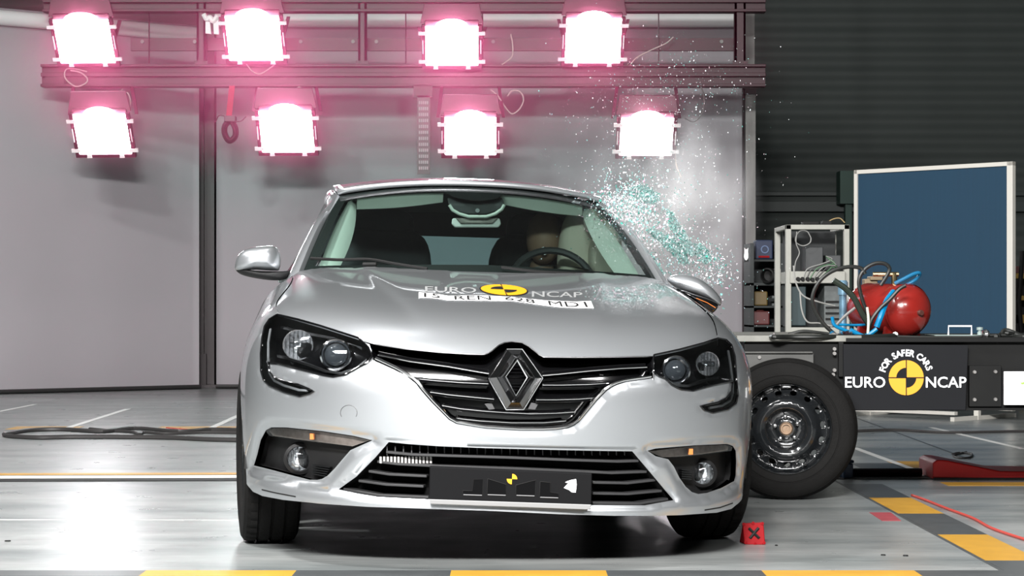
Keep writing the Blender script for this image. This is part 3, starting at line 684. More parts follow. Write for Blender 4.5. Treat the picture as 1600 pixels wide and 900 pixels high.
# headlamps
def disc_frame(px, py, depth):
    P, _ = hit([(px, py)]); n = lift_n(toTW(P), 0, False)[0]; q_ = toTW(P); c = lift(q_, -depth, False)[0]; return L2W(c), c
def headlamp(poly_t, poly_px, low, proj, strips, drl):
    hous = panel('headlamp', shrink(poly_t, -.003), -.07, M_BGLOSS, car, .014)
    # inner side walls of the housing
    A = lift(poly_t, -.001, False); B = lift(poly_t, -.07, False); k = len(A); V = np.vstack([L2W(A), L2W(B)])
    mk('side_wall', V, [(i, (i+1) % k, k+(i+1) % k, k+i) for i in range(k)], M_BGLOSS, hous, True)
    ax = -ldir((0, 1, 0)).normalized()
    # faceted low-beam reflector bowl
    (x, y, r) = low; c, lc = disc_frame(x, y, .05); rr = r/F_PX*c[1]
    bo = MB().lathe([(rr, .03), (rr*.97, .034), (rr*.93, .03), (rr*.85, .012), (rr*.6, -.008), (rr*.3, -.018), (.001, -.02)], c, ax, 20)
    bo.build('reflector', M_REFL, hous)
    rg = MB()
    for k in range(-3, 4):
        hx = rr*.92*math.sqrt(max(0, 1-(k/3.6)**2)); off = ldir((k*rr/3.8, -.028, 0))
        rg.tube([Vector(c)+off+ldir((0, 0, -hx)), Vector(c)+off+ldir((0, 0, hx))], .0022, 5)
    rg.tube([Vector(c)+ldir((-rr*.55, -.034, 0)), Vector(c)+ldir((rr*.55, -.034, 0))], .008, 8)
    rg.build('lens_rib', M_CGLASS, hous, True)
    # projector
    (x, y, r) = proj; c, lc = disc_frame(x, y, .045); rr = r/F_PX*c[1]
    MB().lathe([(rr*.80, .012), (rr*.90, .024), (rr*1.0, .022), (rr*1.05, .0), (rr*1.05, -.02)], c, ax, 32).build('projector_ring', M_CHROME, hous, True)
    MB().lathe([(rr*.80, .012), (rr*.76, .0), (rr*.72, -.01)], c, ax, 32).build('projector_barrel', M_DCHROME, hous, True)
    MB().lathe([(rr*.74, -.004), (rr*.66, .014), (rr*.45, .024), (rr*.2, .029), (.001, .03)], c, ax, 32).build('projector_lens', mat('projector_glass', (.03, .035, .04, 1), .04, coat=1, spec=1.0), hous, True)
    for px in strips:
        b = MB(); sweep(b, px, -.03, .008, .02); b.build('chrome_strip', M_DCHROME, hous, True)
    b = MB(); stube(b, drl, -.012, .0045); b.build('daytime_light_strip', mat('light_guide', (.35, .36, .37, 1), .25), hous, True)
    b = MB(); stube(b, poly_px, -.002, .0032, closed=True); b.build('rim', M_BGLOSS, hous, True)
    panel('lens_cover', poly_t, -.003, M_CGLASS, hous, .012)
z3 = lambda L: zp(L, 360, 470, 4); z4 = lambda L: zp(L, 760, 470, 3.81)
headlamp(tHLL, HLL, (452, 539, 24), (515, 554.5, 25), [z3([(275, 165), (450, 205), (620, 235), (760, 275), (800, 300)]), z3([(255, 345), (340, 365), (450, 400), (560, 440), (660, 455), (760, 425), (830, 370)])],
         z3([(235, 180), (222, 260), (222, 380), (232, 455), (262, 500), (320, 530), (420, 560), (470, 562)]))
headlamp(tHLR, HLR, (1119, 569, 19), (1067, 579, 23), [z4([(1075, 350), (1180, 330), (1290, 300), (1390, 265)]), z4([(1090, 470), (1160, 505), (1240, 510), (1330, 480), (1420, 460)])],
         z4([(1455, 300), (1468, 380), (1480, 480), (1482, 550), (1468, 595), (1420, 625), (1340, 640)]))
# fog pockets
def fog(poly_t, poly_px, c_px, r_px, sig, slat):
    pk = panel('fog_light', shrink(poly_t, -.004), -.06, M_BPLAST, car, .016)
    A = lift(poly_t, -.016, False); B = lift(poly_t, -.06, False); k = len(A)
    mk('side_wall', np.vstack([L2W(A), L2W(B)]), [(i, (i+1) % k, k+(i+1) % k, k+i) for i in range(k)], M_BPLAST, pk, True)
    ax = -ldir((0, 1, 0)).normalized(); c, lc = disc_frame(c_px[0], c_px[1], .05); rr = r_px/F_PX*c[1]
    MB().lathe([(rr*1.35, -.02), (rr*1.3, .006), (rr*1.05, .012), (rr*1.0, .004)], c, ax, 32).build('bezel', M_BPLAST, pk, True)
    MB().lathe([(rr, .004), (rr*.8, -.008), (rr*.5, -.018), (.001, -.022)], c, ax, 14).build('reflector', M_REFL, pk)
    rg = MB()
    for k in range(-2, 3):
        hx = rr*.92*math.sqrt(max(0, 1-(k/2.7)**2)); o_ = ldir((k*rr/2.9, -.006, 0)); rg.tube([Vector(c)+o_+ldir((0, 0, -hx)), Vector(c)+o_+ldir((0, 0, hx))], .0018, 5)
    rg.build('lens_rib', M_CGLASS, pk, True)
    MB().lathe([(rr, .004), (rr*.8, .014), (rr*.4, .020), (.001, .022)], c, ax, 32).build('lens', M_CGLASS, pk, True)
    ts = TW(dense(sig, 4, True))[:-1]
    sg = panel('turn_signal', ts, -.030, mat('signal_reflector', (.42, .38, .36, 1), .3, .6, noise=.5, nscale=60), pk, .01, rim=.02)
    xs = [p[0] for p in sig]; a, b_ = min(xs), max(xs); m_ = (a+b_)/2-5
    ys = [np.mean([p[1] for p in sig])]
    bm2 = MB(); cc = PV([(m_-4, ys[0]-4), (m_+4, ys[0]-4), (m_+4, ys[0]+5), (m_-4, ys[0]+5)], hit([(m_, ys[0])])[0][0][1]+.012); bm2.prism([tuple(p) for p in L2W(cc)], ldir((0, .015, 0)))
    bm2.build('amber_bulb', M_ORANGE, pk)
    panel('smoked_cover', ts, -.012, M_SGLASS, pk, .01, rim=.012)
    for s_ in slat:
        b = MB(); sweep(b, s_, -.035, .004, .02); b.build('pocket_rib', M_BGLOSS, pk)
z5 = lambda L: zp(L, 360, 640, 4); z6 = lambda L: zp(L, 760, 640, 3.474)
fog(tFGL, FGL, (455, 718), 19, z5([(205, 135), (240, 116), (330, 116), (560, 140), (760, 170), (860, 192), (740, 232), (560, 210), (400, 190), (230, 165)]),
    [z5([(480, 350+14*k), (590-6*k, 365+14*k)]) for k in range(5)])
fog(tFGR, FGR, (1114, 741), 17, z6([(900, 228), (1150, 198), (1325, 192), (1350, 205), (1345, 225), (1200, 245), (1080, 258), (980, 262)]),
    [z6([(1095, 330+12*k), (1150, 335+12*k)]) for k in range(5)])
# lower intake
it = panel('lower_intake', shrink(tINT, -.004), -.09, mat('intake_dark', (.0015, .0015, .0015, 1), .8, spec=.1), car, .02)
A = lift(tINT, -.010, False); B = lift(tINT, -.09, False); k = len(A)
mk('side_wall', np.vstack([L2W(A), L2W(B)]), [(i, (i+1) % k, k+(i+1) % k, k+i) for i in range(k)], M_BPLAST, it, True)
for px in [[(600, 707), (640, 711), (700, 713), (800, 716), (900, 720), (970, 722), (1003, 721)], [(586, 722), (620, 726), (680, 729), (800, 733), (920, 738), (960, 740), (1016, 738)],
           [(572, 737), (605, 742), (665, 745)], [(556, 752), (600, 758), (660, 761)], [(532, 765), (590, 775), (668, 778)], [(930, 755), (985, 756), (1030, 751)], [(930, 772), (985, 773), (1040, 768)], [(930, 787), (1005, 788), (1050, 781)]]:
    b = MB(); sweep(b, px, -.022, .0085, .05); b.build('intake_slat', mat('slat_plastic', (.022, .022, .023, 1), .4), it, True, bevel=.0015)
b = MB()
for k in range(15):
    x = 593+k*5.6; P = L2W(PV([(x, 713.5), (x+3.4, 713.7), (x+3.4, 724), (x, 723.5)], .07)); b.prism([tuple(p) for p in P], ldir((0, .01, 0)))
b.build('cooler_fins', mat('cooler_alu', (.35, .34, .33, 1), .5, .5), it)
for k in range(24):
    pass
b = MB()
for k in range(30):
    x = 604+k*12.8; P = L2W(PV([(x, 697), (x+1.6, 697), (x+1.6, 712), (x, 711)], .075)); b.prism([tuple(p) for p in P], ldir((0, .006, 0)))
b.build('radiator_mesh', M_DGREY, it)

# number plate carrier
def planar(name, px, v, m, parent, d=.012, bevel=0, off=0):
    P = L2W(PV(px, v)); return MB().prism([tuple(p) for p in P], ldir((0, d, 0))).build(name, m, parent, bevel=bevel)
vp = -.022
plate = planar('number_plate_carrier', [(672, 729), (925, 740), (924, 789), (671, 780)], vp, mat('plate_black', (.0045, .0045, .005, 1), .7, spec=.08), car, .035, .003)
planar('lower_ledge', [(671, 780), (924, 788.5), (922, 796.5), (672, 787.5)], vp-.004, mat('grey_ledge', (.18, .18, .18, 1), .4), plate, .03, .002)
zq = lambda L: zp(L, 640, 700, 5)
M_RECSHADE = mat('recess_shade', (.0015, .0015, .0018, 1), .6, spec=.05)  # pressed shapes stay flat, their shade painted in as a darker fill
for sh in ([(415,332),(490,335),(500,245),(575,245),(570,375),(415,370)], [(610,240),(755,285),(755,375),(605,370)], [(830,290),(985,250),(980,380),(830,375)], [(1020,262),(1100,270),(1100,345),(1165,355),(1165,395),(1015,390)]):
    e = planar('painted_recess', zq(sh), vp-.001, M_RECSHADE, plate, .002)
    P = L2W(PV(zq(sh+[sh[0]]), vp-.0015)); MB().tube(P, .0011, 5).build('recess_edge', M_BLK, plate, True)
    lo = sorted(sh, key=lambda p: -p[1])[:2]; lo.sort()
    P = L2W(PV(zq([(lo[0][0]+5, lo[0][1]-5), (lo[1][0]-5, lo[1][1]-5)]), vp-.002)); MB().tube(P, .0018, 5).build('recess_highlight', mat('ledge_highlight', (.12, .12, .125, 1), .4), plate, True)  # pale line paints the light caught on the lower edge
def sector(cx, cy, r, a0, a1, n=8): return [(cx, cy)]+[(cx+r*math.cos(t), cy+r*math.sin(t)) for t in np.linspace(a0, a1, n)]
b = MB()
for a0 in (-PI/2, PI/2):
    b.prism([tuple(p) for p in L2W(PV(sector(800, 748.5, 8.2, a0+.05, a0+PI/2+.05), vp-.002))], ldir((0, .001, 0)))
b.build('marker_sticker', M_YEL, plate)
planar('tape_scrap', zq([(1262, 250), (1300, 243), (1305, 285), (1298, 348), (1265, 345), (1245, 328), (1205, 312), (1225, 290), (1240, 275), (1215, 268), (1235, 258)]), vp-.002, M_WHITE, plate, .001)
# towing-eye cover outline on the bumper
tc_ = [(545+13*math.cos(a), 645+12*math.sin(a)) for a in np.linspace(PI*.83, PI*2.17, 24)]
b = MB(); stube(b, tc_, -.0002, .0011, 3, 5); b.build('towing_eye_cover', M_DGREY, car, True)
# thin slot in the lower lip, both ends
for px in ([(409, 765), (430, 770), (462, 776)], [(1101, 797), (1125, 793), (1145, 786)]):
    b = MB(); sweep(b, px, .001, .004, .01); b.build('lip_slot', M_BLK, car, True)

# --- stickers on the bonnet
def textmesh(s, size=1.0, bold=0.0, space=1.0):
    cu = bpy.data.curves.new('t', 'FONT'); cu.body = s; cu.size = size; cu.align_x = 'CENTER'; cu.align_y = 'CENTER'; cu.offset = bold; cu.space_character = space; cu.resolution_u = 3
    o = bpy.data.objects.new('t', cu); COL.objects.link(o); dg = bpy.context.evaluated_depsgraph_get(); me = o.evaluated_get(dg).to_mesh()
    V = np.array([tuple(v.co)[:2] for v in me.vertices]); Fc = [tuple(p.vertices) for p in me.polygons]
    o.evaluated_get(dg).to_mesh_clear(); bpy.data.objects.remove(o); bpy.data.curves.remove(cu)
    return V, Fc
def on_hood(px):
    P, ok = hit(px); return P[:, :2]
top = on_hood(dense([(654, 462), (675, 463), (700, 467.5), (750, 466.5), (800, 469), (850, 474.5), (900, 476.5), (923, 475.5)], 5)); bo = on_hood(dense([(654, 470.5), (680, 471.5), (700, 474.5), (750, 475), (800, 475.5), (850, 482), (880, 485), (928, 486)], 5))
def band(t, s):  # t 0..1 along, s 0..1 up
    def at(L, t):
        i = np.clip(t, 0, 1)*(len(L)-1); k = np.minimum(i.astype(int), len(L)-2); f = (i-k)[:, None]; return L[k]*(1-f)+L[k+1]*f
    a, b_ = at(bo, t), at(top, t); return a+(b_-a)*s[:, None]
ts_ = np.linspace(0, 1, 60); Q = np.vstack([band(ts_, np.zeros(60)), band(ts_, np.full(60, .5)), band(ts_, np.ones(60))])
strip = mk('test_number_sticker', L2W(hoodlift(Q, .002)), [(60*j+i, 60*j+i+1, 60*j+61+i, 60*j+60+i) for j in range(2) for i in range(59)], M_WHITE, car, True)
tv, tf = textmesh('15  REN  628  MD1', 1, .0)
tv = (tv-tv.min(0))/(tv.max(0)-tv.min(0)); Q = band(.03+.94*tv[:, 0], .12+.76*tv[:, 1])
for g0, g1 in ((0, .16), (.16, .43), (.43, .70), (.70, 1.01)):
    ff = [f for f in tf if g0 <= np.mean([tv[i][0] for i in f]) < g1]; ids = sorted({i for f in ff for i in f}); mp_ = {a: k for k, a in enumerate(ids)}
    if ff: mk('lettering', L2W(hoodlift(Q[ids], .0035)), [[mp_[i] for i in f] for f in ff], M_BLK, strip)
cen_ = on_hood([(787, 458)])[0]; rad = 36.5/F_PX*L2W(hoodlift(cen_[None]))[0, 1]
wid = lambda px: on_hood([px])[0]
rv = abs(wid((787, 449.5))[1]-wid((787, 466.5))[1])/2; rv = min(max(rv, .06), .14)
def hsec(r0, r1, a0, a1, off, n=14):
    V = []; a = np.linspace(a0, a1, n)
    for r_ in (r0, r1): V += [(cen_[0]+r_*rad*math.cos(t), cen_[1]+r_*rv*math.sin(t)) for t in a]
    return hoodlift(np.array(V), off), [(i, i+1, n+i+1, n+i) for i in range(n-1)]
V, Fc = hsec(.001, 1.04, 0, 2*PI, .0018, 40); rs = mk('round_target_sticker', L2W(V), Fc, M_BLK, car)
V, Fc = hsec(.001, .98, 0, 2*PI, .0028, 40); mk('yellow_disc', L2W(V), Fc, M_YEL, rs)
b = MB()
for a0 in (PI*.5, PI*1.5):
    V, Fc = hsec(.03, .56, a0+.05, a0+PI/2-.05, .0038, 10); b.add(L2W(V), Fc)
V, Fc = hsec(.0, 1, PI/2-.03, PI/2+.03, .0038, 2); b.add(L2W(V), Fc); V, Fc = hsec(.0, 1, PI*1.5-.03, PI*1.5+.03, .0038, 2); b.add(L2W(V), Fc)
b.build('target_quadrants', M_BLK, rs)
for s, x0, x1 in (('EURO', 664, 744), ('NCAP', 831, 910)):
    tv, tf = textmesh(s, 1, .01); tv = (tv-tv.min(0))/(tv.max(0)-tv.min(0))
    c4 = on_hood([(x0, 461 if x0 < 700 else 469), (x1, 463 if x0 < 700 else 470), (x0, 452.5 if x0 < 700 else 460), (x1, 454.5 if x0 < 700 else 462)])
    Q = (c4[0]*(1-tv[:, :1])+c4[1]*tv[:, :1])*(1-tv[:, 1:])+(c4[2]*(1-tv[:, :1])+c4[3]*tv[:, :1])*tv[:, 1:]
    mk('bonnet_lettering', L2W(hoodlift(Q, .002)), tf, mat('pale_silver_letter', (.62, .63, .63, 1), .3, .6), rs)

# --- body sides behind the front fenders, built in sections
def section_u(v, w):
    s = max(W0-w, 0); su = 1-.25*s*s; B = (max(w-W0, 0)/(.985-W0))**QQ
    tap = 1-.10*max(0, (v-3.1)/1.2)**2-.75*max(0, (v-4.0)/.35)**3
    return UW*su*max(1-B, 0)**(1/(2.6*2.8))*tap
def side(name, v0, v1, sgn, m, holes=True):
    vs = np.linspace(v0, v1, 34); ws = [.23, .3, .4, .5, .6, .7, .78, .84, .89, .925]; V = []; Fc = []
    for v in vs:
        for w in ws:
            dw = 0
            V.append((sgn*(section_u(v, w)-.012*math.exp(-((w-.42)/.05)**2)), v, w))
    n = len(ws)
    for i in range(len(vs)-1):
        for j in range(n-1):
            vc = (vs[i]+vs[i+1])/2; wc = (ws[j]+ws[j+1])/2
            if (vc-3.60)**2+(wc-.30)**2 < .36**2: continue
            Fc.append((i*n+j, (i+1)*n+j, (i+1)*n+j+1, i*n+j+1))
    return mk(name, L2W(np.array(V)), Fc, m, car, True)
for s in (-1, 1):
    side('front_door', 1.47, 2.50, s, M_PAINT); side('rear_door', 2.51, 3.25, s, M_PAINT); side('rear_quarter_panel', 3.255, 4.33, s, M_PAINT)
# underbody, boot and rear end
MB().add(L2W(np.array([(-.50, .30, .21), (.50, .30, .21), (.80, 4.15, .22), (-.80, 4.15, .22), (-.5, .30, .34), (.5, .30, .34), (.84, 4.2, .35), (-.84, 4.2, .35)])), [(0,3,2,1),(4,5,6,7),(0,1,5,4),(1,2,6,5),(2,3,7,6),(3,0,4,7)]).build('underbody', M_BLK, car)
V = []
for v, w, us in [(4.30, .25, .75), (4.34, .5, .80), (4.30, .80, .82), (4.22, .98, .78)]:
    V += [(-us, v, w), (-us*.6, v+.04, w), (0, v+.05, w), (us*.6, v+.04, w), (us, v, w)]
mk('tailgate', L2W(np.array(V)), [(5*i+j, 5*i+j+1, 5*i+6+j, 5*i+5+j) for i in range(3) for j in range(4)], M_PAINT, car, True)

# --- greenhouse
def roofP(a, b):  # a -1..1 across, b 0..1 front to back
    v = 2.12+1.55*b+.16*a*a*(1-b)-.05*a*a*b; hw = .565+.03*math.sin(PI*b)-.03*b
    w = 1.325+.085*math.sin(PI*min(1, .12+b*.75))-.045*abs(a)**2.4-.01*b
    return (a*hw, v, w)
na, nb = 33, 25
V = [roofP(a, b_) for b_ in np.linspace(0, 1, nb) for a in np.linspace(-1, 1, na)]
# roof edges turn down into the cant rail
Fc = [(j*na+i, j*na+i+1, (j+1)*na+i+1, (j+1)*na+i) for j in range(nb-1) for i in range(na-1)]
roof = mk('roof', L2W(np.array(V)), Fc, M_PAINT, car, True)
roof.modifiers.new('thick', 'SOLIDIFY').thickness = -.02
roofL = [np.array(roofP(-1, b_)) for b_ in np.linspace(0, 1, 30)]; roofR = [np.array(roofP(1, b_)) for b_ in np.linspace(0, 1, 30)]
rf0 = lambda a: np.array(roofP(a, 0))
def wsP(a, b):  # windscreen: a -1..1 across, b 0 bottom .. 1 top
    bot = np.array((a*.70, 1.27+.25*abs(a)**2.2, .965+.015*(1-abs(a)))); top_ = rf0(a)*np.array([.985, 1, 1])+np.array([0, 0, -.004])
    p = bot*(1-b)+top_*b; bulge = .045*math.sin(PI*b)*(1-.35*abs(a)**2)
    return p+np.array([0, -.6, .8])*bulge
def wsmesh(name, cells, m, parent, off=0.0, n=33, k=21):
    A = np.linspace(-1, 1, n); B = np.linspace(0, 1, k)
    V = np.array([wsP(a, b_) for b_ in B for a in A])+np.array([0, -.6, .8])*off
    Fc = [(j*n+i, j*n+i+1, (j+1)*n+i+1, (j+1)*n+i) for j in range(k-1) for i in range(n-1) if cells((A[i]+A[i+1])/2, (B[j]+B[j+1])/2)]
    return mk(name, L2W(V), Fc, m, parent, True)
ws = wsmesh('windscreen', lambda a, b_: True, M_WGLASS, car)
def frit(a, b_): return abs(a) > .945-.02*b_ or b_ < .06 or b_ > .95
wsmesh('black_border', frit, M_BLK, ws, -.003, 121, 81)
wsmesh('sensor_patch', lambda a, b_: abs(a) < .235*math.sqrt(max(0, 1-((1-b_)/.24)**2)) if b_ > .76 else False, M_BLK, ws, -.004, 161, 121)
# pillars: A pillar as swept rounded section from cowl corner to roof corner, then the cant rail to the rear
for s in (-1, 1):
    P = [wsP(s*1.0, b_) for b_ in np.linspace(-.06, 1, 34)]; c_ = [p for p in (roofL if s < 0 else roofR)][1:]
    rail = P+c_
    V = []; n = 8
    for i, p in enumerate(rail):
        t = min(1, i/33)
        wd_ = .055*(1-t)+.045*t
        prof = [(.0, 0, 0), (.012, -.012, .012), (.034, -.006, .006), (wd_, .03, -.012), (wd_+.012, .07, -.04), (wd_-.02, .08, -.05), (.0, .05, -.04), (-.01, .02, -.02)]
        pr2 = [(-.006, 0, -.006), (.010, 0, .002), (.028, 0, -.010), (.040, 0, -.032), (.042, 0, -.06), (.02, 0, -.06), (.0, 0, -.04), (-.01, 0, -.02)]
        k_ = min(1, max(0, (i-18)/16)); k_ = k_*k_*(3-2*k_); prof = [tuple(x*(1-k_)+y*k_ for x, y in zip(a3, b3)) for a3, b3 in zip(prof, pr2)]
        V += [tuple(np.array(p)+np.array([s*a, b_, c2])) for a, b_, c2 in prof]
    k = len(rail); Fc = [(i*n+j, (i+1)*n+j, (i+1)*n+(j+1) % n, i*n+(j+1) % n) for i in range(k-1) for j in range(n)]
    mb = MB(); mb.add(L2W(np.array(V)), Fc); mb.build('roof_pillar', M_PAINT, car, True, sharp=70)
    # interior lining of the A pillar
    V = []
    for b_ in np.linspace(.0, 1, 12):
        p = wsP(s*.935, b_)+np.array([0, .03, -.03]); q2 = wsP(s*.80, b_)+np.array([0, .16, -.05])
        if s < 0 or True: q2 = p+(q2-p)*(.35+.65*math.sin(PI*min(1, .15+b_*.8)))
        V += [tuple(p), tuple((p+q2)/2+np.array([0, -.012, .012])), tuple(q2)]
    mk('pillar_lining', L2W(np.array(V)), [(3*i+j, 3*i+j+1, 3*i+4+j, 3*i+3+j) for i in range(11) for j in range(2)], M_TRIM, car, True)
    # B and C pillars and the sill line under the side windows
    mb = MB()
    for v0, v1, v2, v3 in ((2.42, 2.56, 2.50, 2.60), (3.30, 3.42, 3.15, 3.25)):
        t = (v2-2.28)/1.4; rp = roofP(s, max(0, min(1, t))); mb.prism([tuple(L2W((s*.80, v0, .92))), tuple(L2W((s*.80, v1, .92))), tuple(L2W((rp[0]+s*.03, v3, rp[2]-.05))), tuple(L2W((rp[0]+s*.03, v2, rp[2]-.05)))], ldir((-s*.05, 0, 0)))
    mb.build('door_pillar', M_BPLAST, car)
    mb = MB(); rp = roofP(s, 1); mb.prism([tuple(L2W((s*.78, 3.75, .92))), tuple(L2W((s*.76, 4.22, .95))), tuple(L2W((rp[0]+s*.02, 3.72, rp[2]-.02))), tuple(L2W((rp[0]+s*.04, 3.45, rp[2]-.03)))], ldir((-s*.06, 0, 0)))
    mb.build('rear_pillar', M_PAINT, car)
    V = [];
    for v in np.linspace(1.5, 3.75, 16): V += [(s*section_u(v, .925), v, .925), (s*.74, v, .93), (s*.72, v, .80)]
    mk('window_sill', L2W(np.array(V)), [(3*i+j, 3*i+3+j, 3*i+4+j, 3*i+1+j) for i in range(15) for j in range(2)], M_BPLAST, car, True)
    if s < 0:
        V = []
        for v in np.linspace(1.62, 3.45, 14):
            t = (v-1.55)/(2.3-1.55)
            top_ = wsP(s, min(1, t)) if t < 1 else np.array(roofP(s, min(1, (v-2.28)/1.4)))
            V += [(s*.80, v, .925), tuple(top_+np.array([s*.03, .0, -.04]))]
        mk('side_window', L2W(np.array(V)), [(2*i, 2*i+2, 2*i+3, 2*i+1) for i in range(13)], M_WGLASS, car, True)
# rear window frame: tailgate upper part with opening
b = MB()
def rg_(a, b_): return (a*(.53+.12*(1-b_)), 3.72+.46*(1-b_), .98+.37*b_)
for (a0, a1, b0, b1) in ((-1, 1, .60, 1), (-1, 1, 0, .12), (-1, -.80, .12, .60), (.80, 1, .12, .60)):
    b.prism([tuple(L2W(rg_(a, c2))) for a, c2 in ((a0, b0), (a1, b0), (a1, b1), (a0, b1))], ldir((0, .02, .02)))
b.build('tailgate_frame', M_BPLAST, car)
mk('rear_window', [tuple(L2W(rg_(a, c2))) for a, c2 in ((-.80, .12), (.80, .12), (.80, .60), (-.80, .60))], [(0, 1, 2, 3)], glass_mat('tinted_rear_glass', (.38, .56, .56, 1), .08), car)

# --- interior
# headliner
V = [np.array(roofP(a, b_))*np.array([.97, 1, 1])-np.array([0, -.02, .035]) for b_ in np.linspace(0, 1, 12) for a in np.linspace(-1, 1, 15)]
mk('headliner', L2W(np.array(V)), [(j*15+i, j*15+i+1, (j+1)*15+i+1, (j+1)*15+i) for j in range(11) for i in range(14)], mat('headliner_cloth', (.05, .05, .048, 1), .9), car, True)
# sun visors (light) under the header
for s in (-1, 1):
    V = []
    for a in np.linspace(.22, .86, 10):
        p = wsP(s*a, .955)+np.array([0, .05, -.035]); h = .012+.022*math.sin(PI*(a-.15)/.85)
        V += [tuple(p+np.array([0, 0, .02])), tuple(p+np.array([0, .02, -h])), tuple(p+np.array([0, .06, -h])), tuple(p+np.array([0, .06, .02]))]
    mb = MB(); mb.add(L2W(np.array(V)), [(4*i+j, 4*i+4+j, 4*i+4+(j+1) % 4, 4*i+(j+1) % 4) for i in range(9) for j in range(4)]+[(0, 1, 2, 3), (39, 38, 37, 36)]); mb.build('sun_visor', M_TRIM, car, True)
# mirror pod and mirror
pc = PV([(744, 330)], 1.98)[0]
def plist(px, v): return [tuple(p) for p in L2W(PV(px, v))]
pod = MB().prism(plist([(700, 318), (704, 326), (714, 332), (730, 336), (760, 336), (776, 331), (786, 325), (789, 318)], 1.94), ldir((0, .10, .03))).build('mirror_pod', M_INT, car, bevel=.008)
b = MB(); b.tube(plist([(702, 320), (707, 328), (717, 334), (732, 338.5), (760, 338.5), (774, 334), (784, 327), (788, 320)], 1.93), .007, 8); b.build('pod_edge', M_TRIM, pod, True)
mir = MB().prism(plist([(707, 341), (781, 341), (783, 350), (779, 355.5), (711, 355.5), (706, 350)], 1.97), ldir((0, .03, 0))).build('interior_mirror', mat('mirror_back_light', (.62, .63, .60, 1), .5), car, bevel=.006)
MB().prism(plist([(712, 340.5), (778, 340.5), (770, 349), (720, 349)], 1.955), ldir((0, .02, 0))).build('mirror_arm', mat('warm_grey_plastic', (.25, .22, .20, 1), .6), mir, bevel=.004)
MB().lathe([(.0, 0), (.009, 0), (.009, .004), (0, .004)], tuple(L2W(PV([(746, 329)], 1.925))[0]), -ldir((0, 1, 0)), 16).build('sensor_lens', M_DCHROME, pod)
# dashboard top
V = []
for a in np.linspace(-1, 1, 24):
    p = wsP(a*.96, .03); V += [tuple(p+np.array([0, .02, -.02])), tuple(p+np.array([0, .18, .0])), tuple((p[0], 1.95, .955)), tuple((p[0], 2.02, .80)), (p[0], 2.0, .45)]
mk('dashboard', L2W(np.array(V)), [(5*i+j, 5*i+j+1, 5*i+6+j, 5*i+5+j) for i in range(23) for j in range(4)], M_INT, car, True)
mk('cabin_floor', L2W(np.array([(-.78, 1.5, .3), (.78, 1.5, .3), (.78, 4.2, .3), (-.78, 4.2, .3)])), [(0, 1, 2, 3)], M_INT, car)
# instrument hood + steering wheel (left-hand drive: on the right of the picture)
V = []
for i, t in enumerate(np.linspace(0, PI, 14)):
    c_ = np.array((.35, 1.80, .95)); x = -.19*math.cos(t); z = .075*math.sin(t); V += [tuple(c_+np.array((x, 0, z))), tuple(c_+np.array((x*1.02, .22, z*1.05)))]
mk('instrument_hood', L2W(np.array(V)), [(2*i, 2*i+2, 2*i+3, 2*i+1) for i in range(13)], M_INT, car, True)
swc = np.array((.355, 2.18, .93)); b = MB()
ring = []
for t in np.linspace(0, 2*PI, 40): ring.append(swc+.185*(math.cos(t)*np.array((1, 0, 0))+math.sin(t)*np.array((0, .42, .91))))
b.tube([tuple(p) for p in L2W(np.array(ring))], .016, 8); sw = b.build('steering_wheel', M_INT, car, True)
b = MB().tube([tuple(L2W(swc+np.array((-.18, 0, 0)))), tuple(L2W(swc+np.array((.18, 0, 0))))], .022, 8).tube([tuple(L2W(swc)), tuple(L2W(swc+np.array((0, -.07, -.16))))], .02, 8); b.build('spoke', M_INT, sw, True)
def blob(name, c, rad_, m, parent, pw=2.5, rot=None, n=24, k=14):
    """rounded box / cushion centred at local c"""
    V = []; 
    for j in range(k+1):
        ph = -PI/2+PI*j/k
        for i in range(n):
            th = 2*PI*i/n; f = lambda x: math.copysign(abs(x)**(2/pw), x)
            p = np.array((f(math.cos(ph))*f(math.cos(th))*rad_[0], f(math.cos(ph))*f(math.sin(th))*rad_[1], f(math.sin(ph))*rad_[2]))
            if rot is not None: p = np.array(rot@Vector(p))
            V.append(np.array(c)+p)
    Fc = [(j*n+i, j*n+(i+1) % n, (j+1)*n+(i+1) % n, (j+1)*n+i) for j in range(k) for i in range(n)]
    return mk(name, L2W(np.array(V)), Fc, m, parent, True)
rx_ = Matrix.Rotation(R(-12), 3, 'X')
for s in (-1, 1):
    st = blob('front_seat', (s*.35, 2.78, .78), (.225, .10, .41), M_SEAT, car, 5, rx_)
    blob('headrest', (s*.35, 2.86, 1.20), (.14, .055, .085), M_SEAT, st, 3, rx_); blob('seat_cushion', (s*.36, 2.45, .5), (.25, .28, .09), M_SEAT, st, 3)
blob('rear_seat', (0, 3.55, .70), (.62, .12, .30), M_SEAT, car, 4)
# side curtain airbag and seat airbag on the driver's side
blob('curtain_airbag', (.60, 2.55, 1.08), (.055, .55, .20), M_BAG, car, 2.6)
P1 = PV([(905, 375)], 2.45)[0]; blob('side_airbag', (P1[0], 2.45, 1.02), (.095, .10, .27), M_BAG, car, 2.6)
P1 = PV([(930, 345)], 2.3)[0]; blob('folded_airbag_end', tuple(P1), (.05, .05, .06), M_BAG, car, 2.6)
P1 = PV([(940, 400)], 2.35)[0]; blob('lower_airbag', tuple(P1), (.06, .1, .09), M_BAG, car, 2.4)

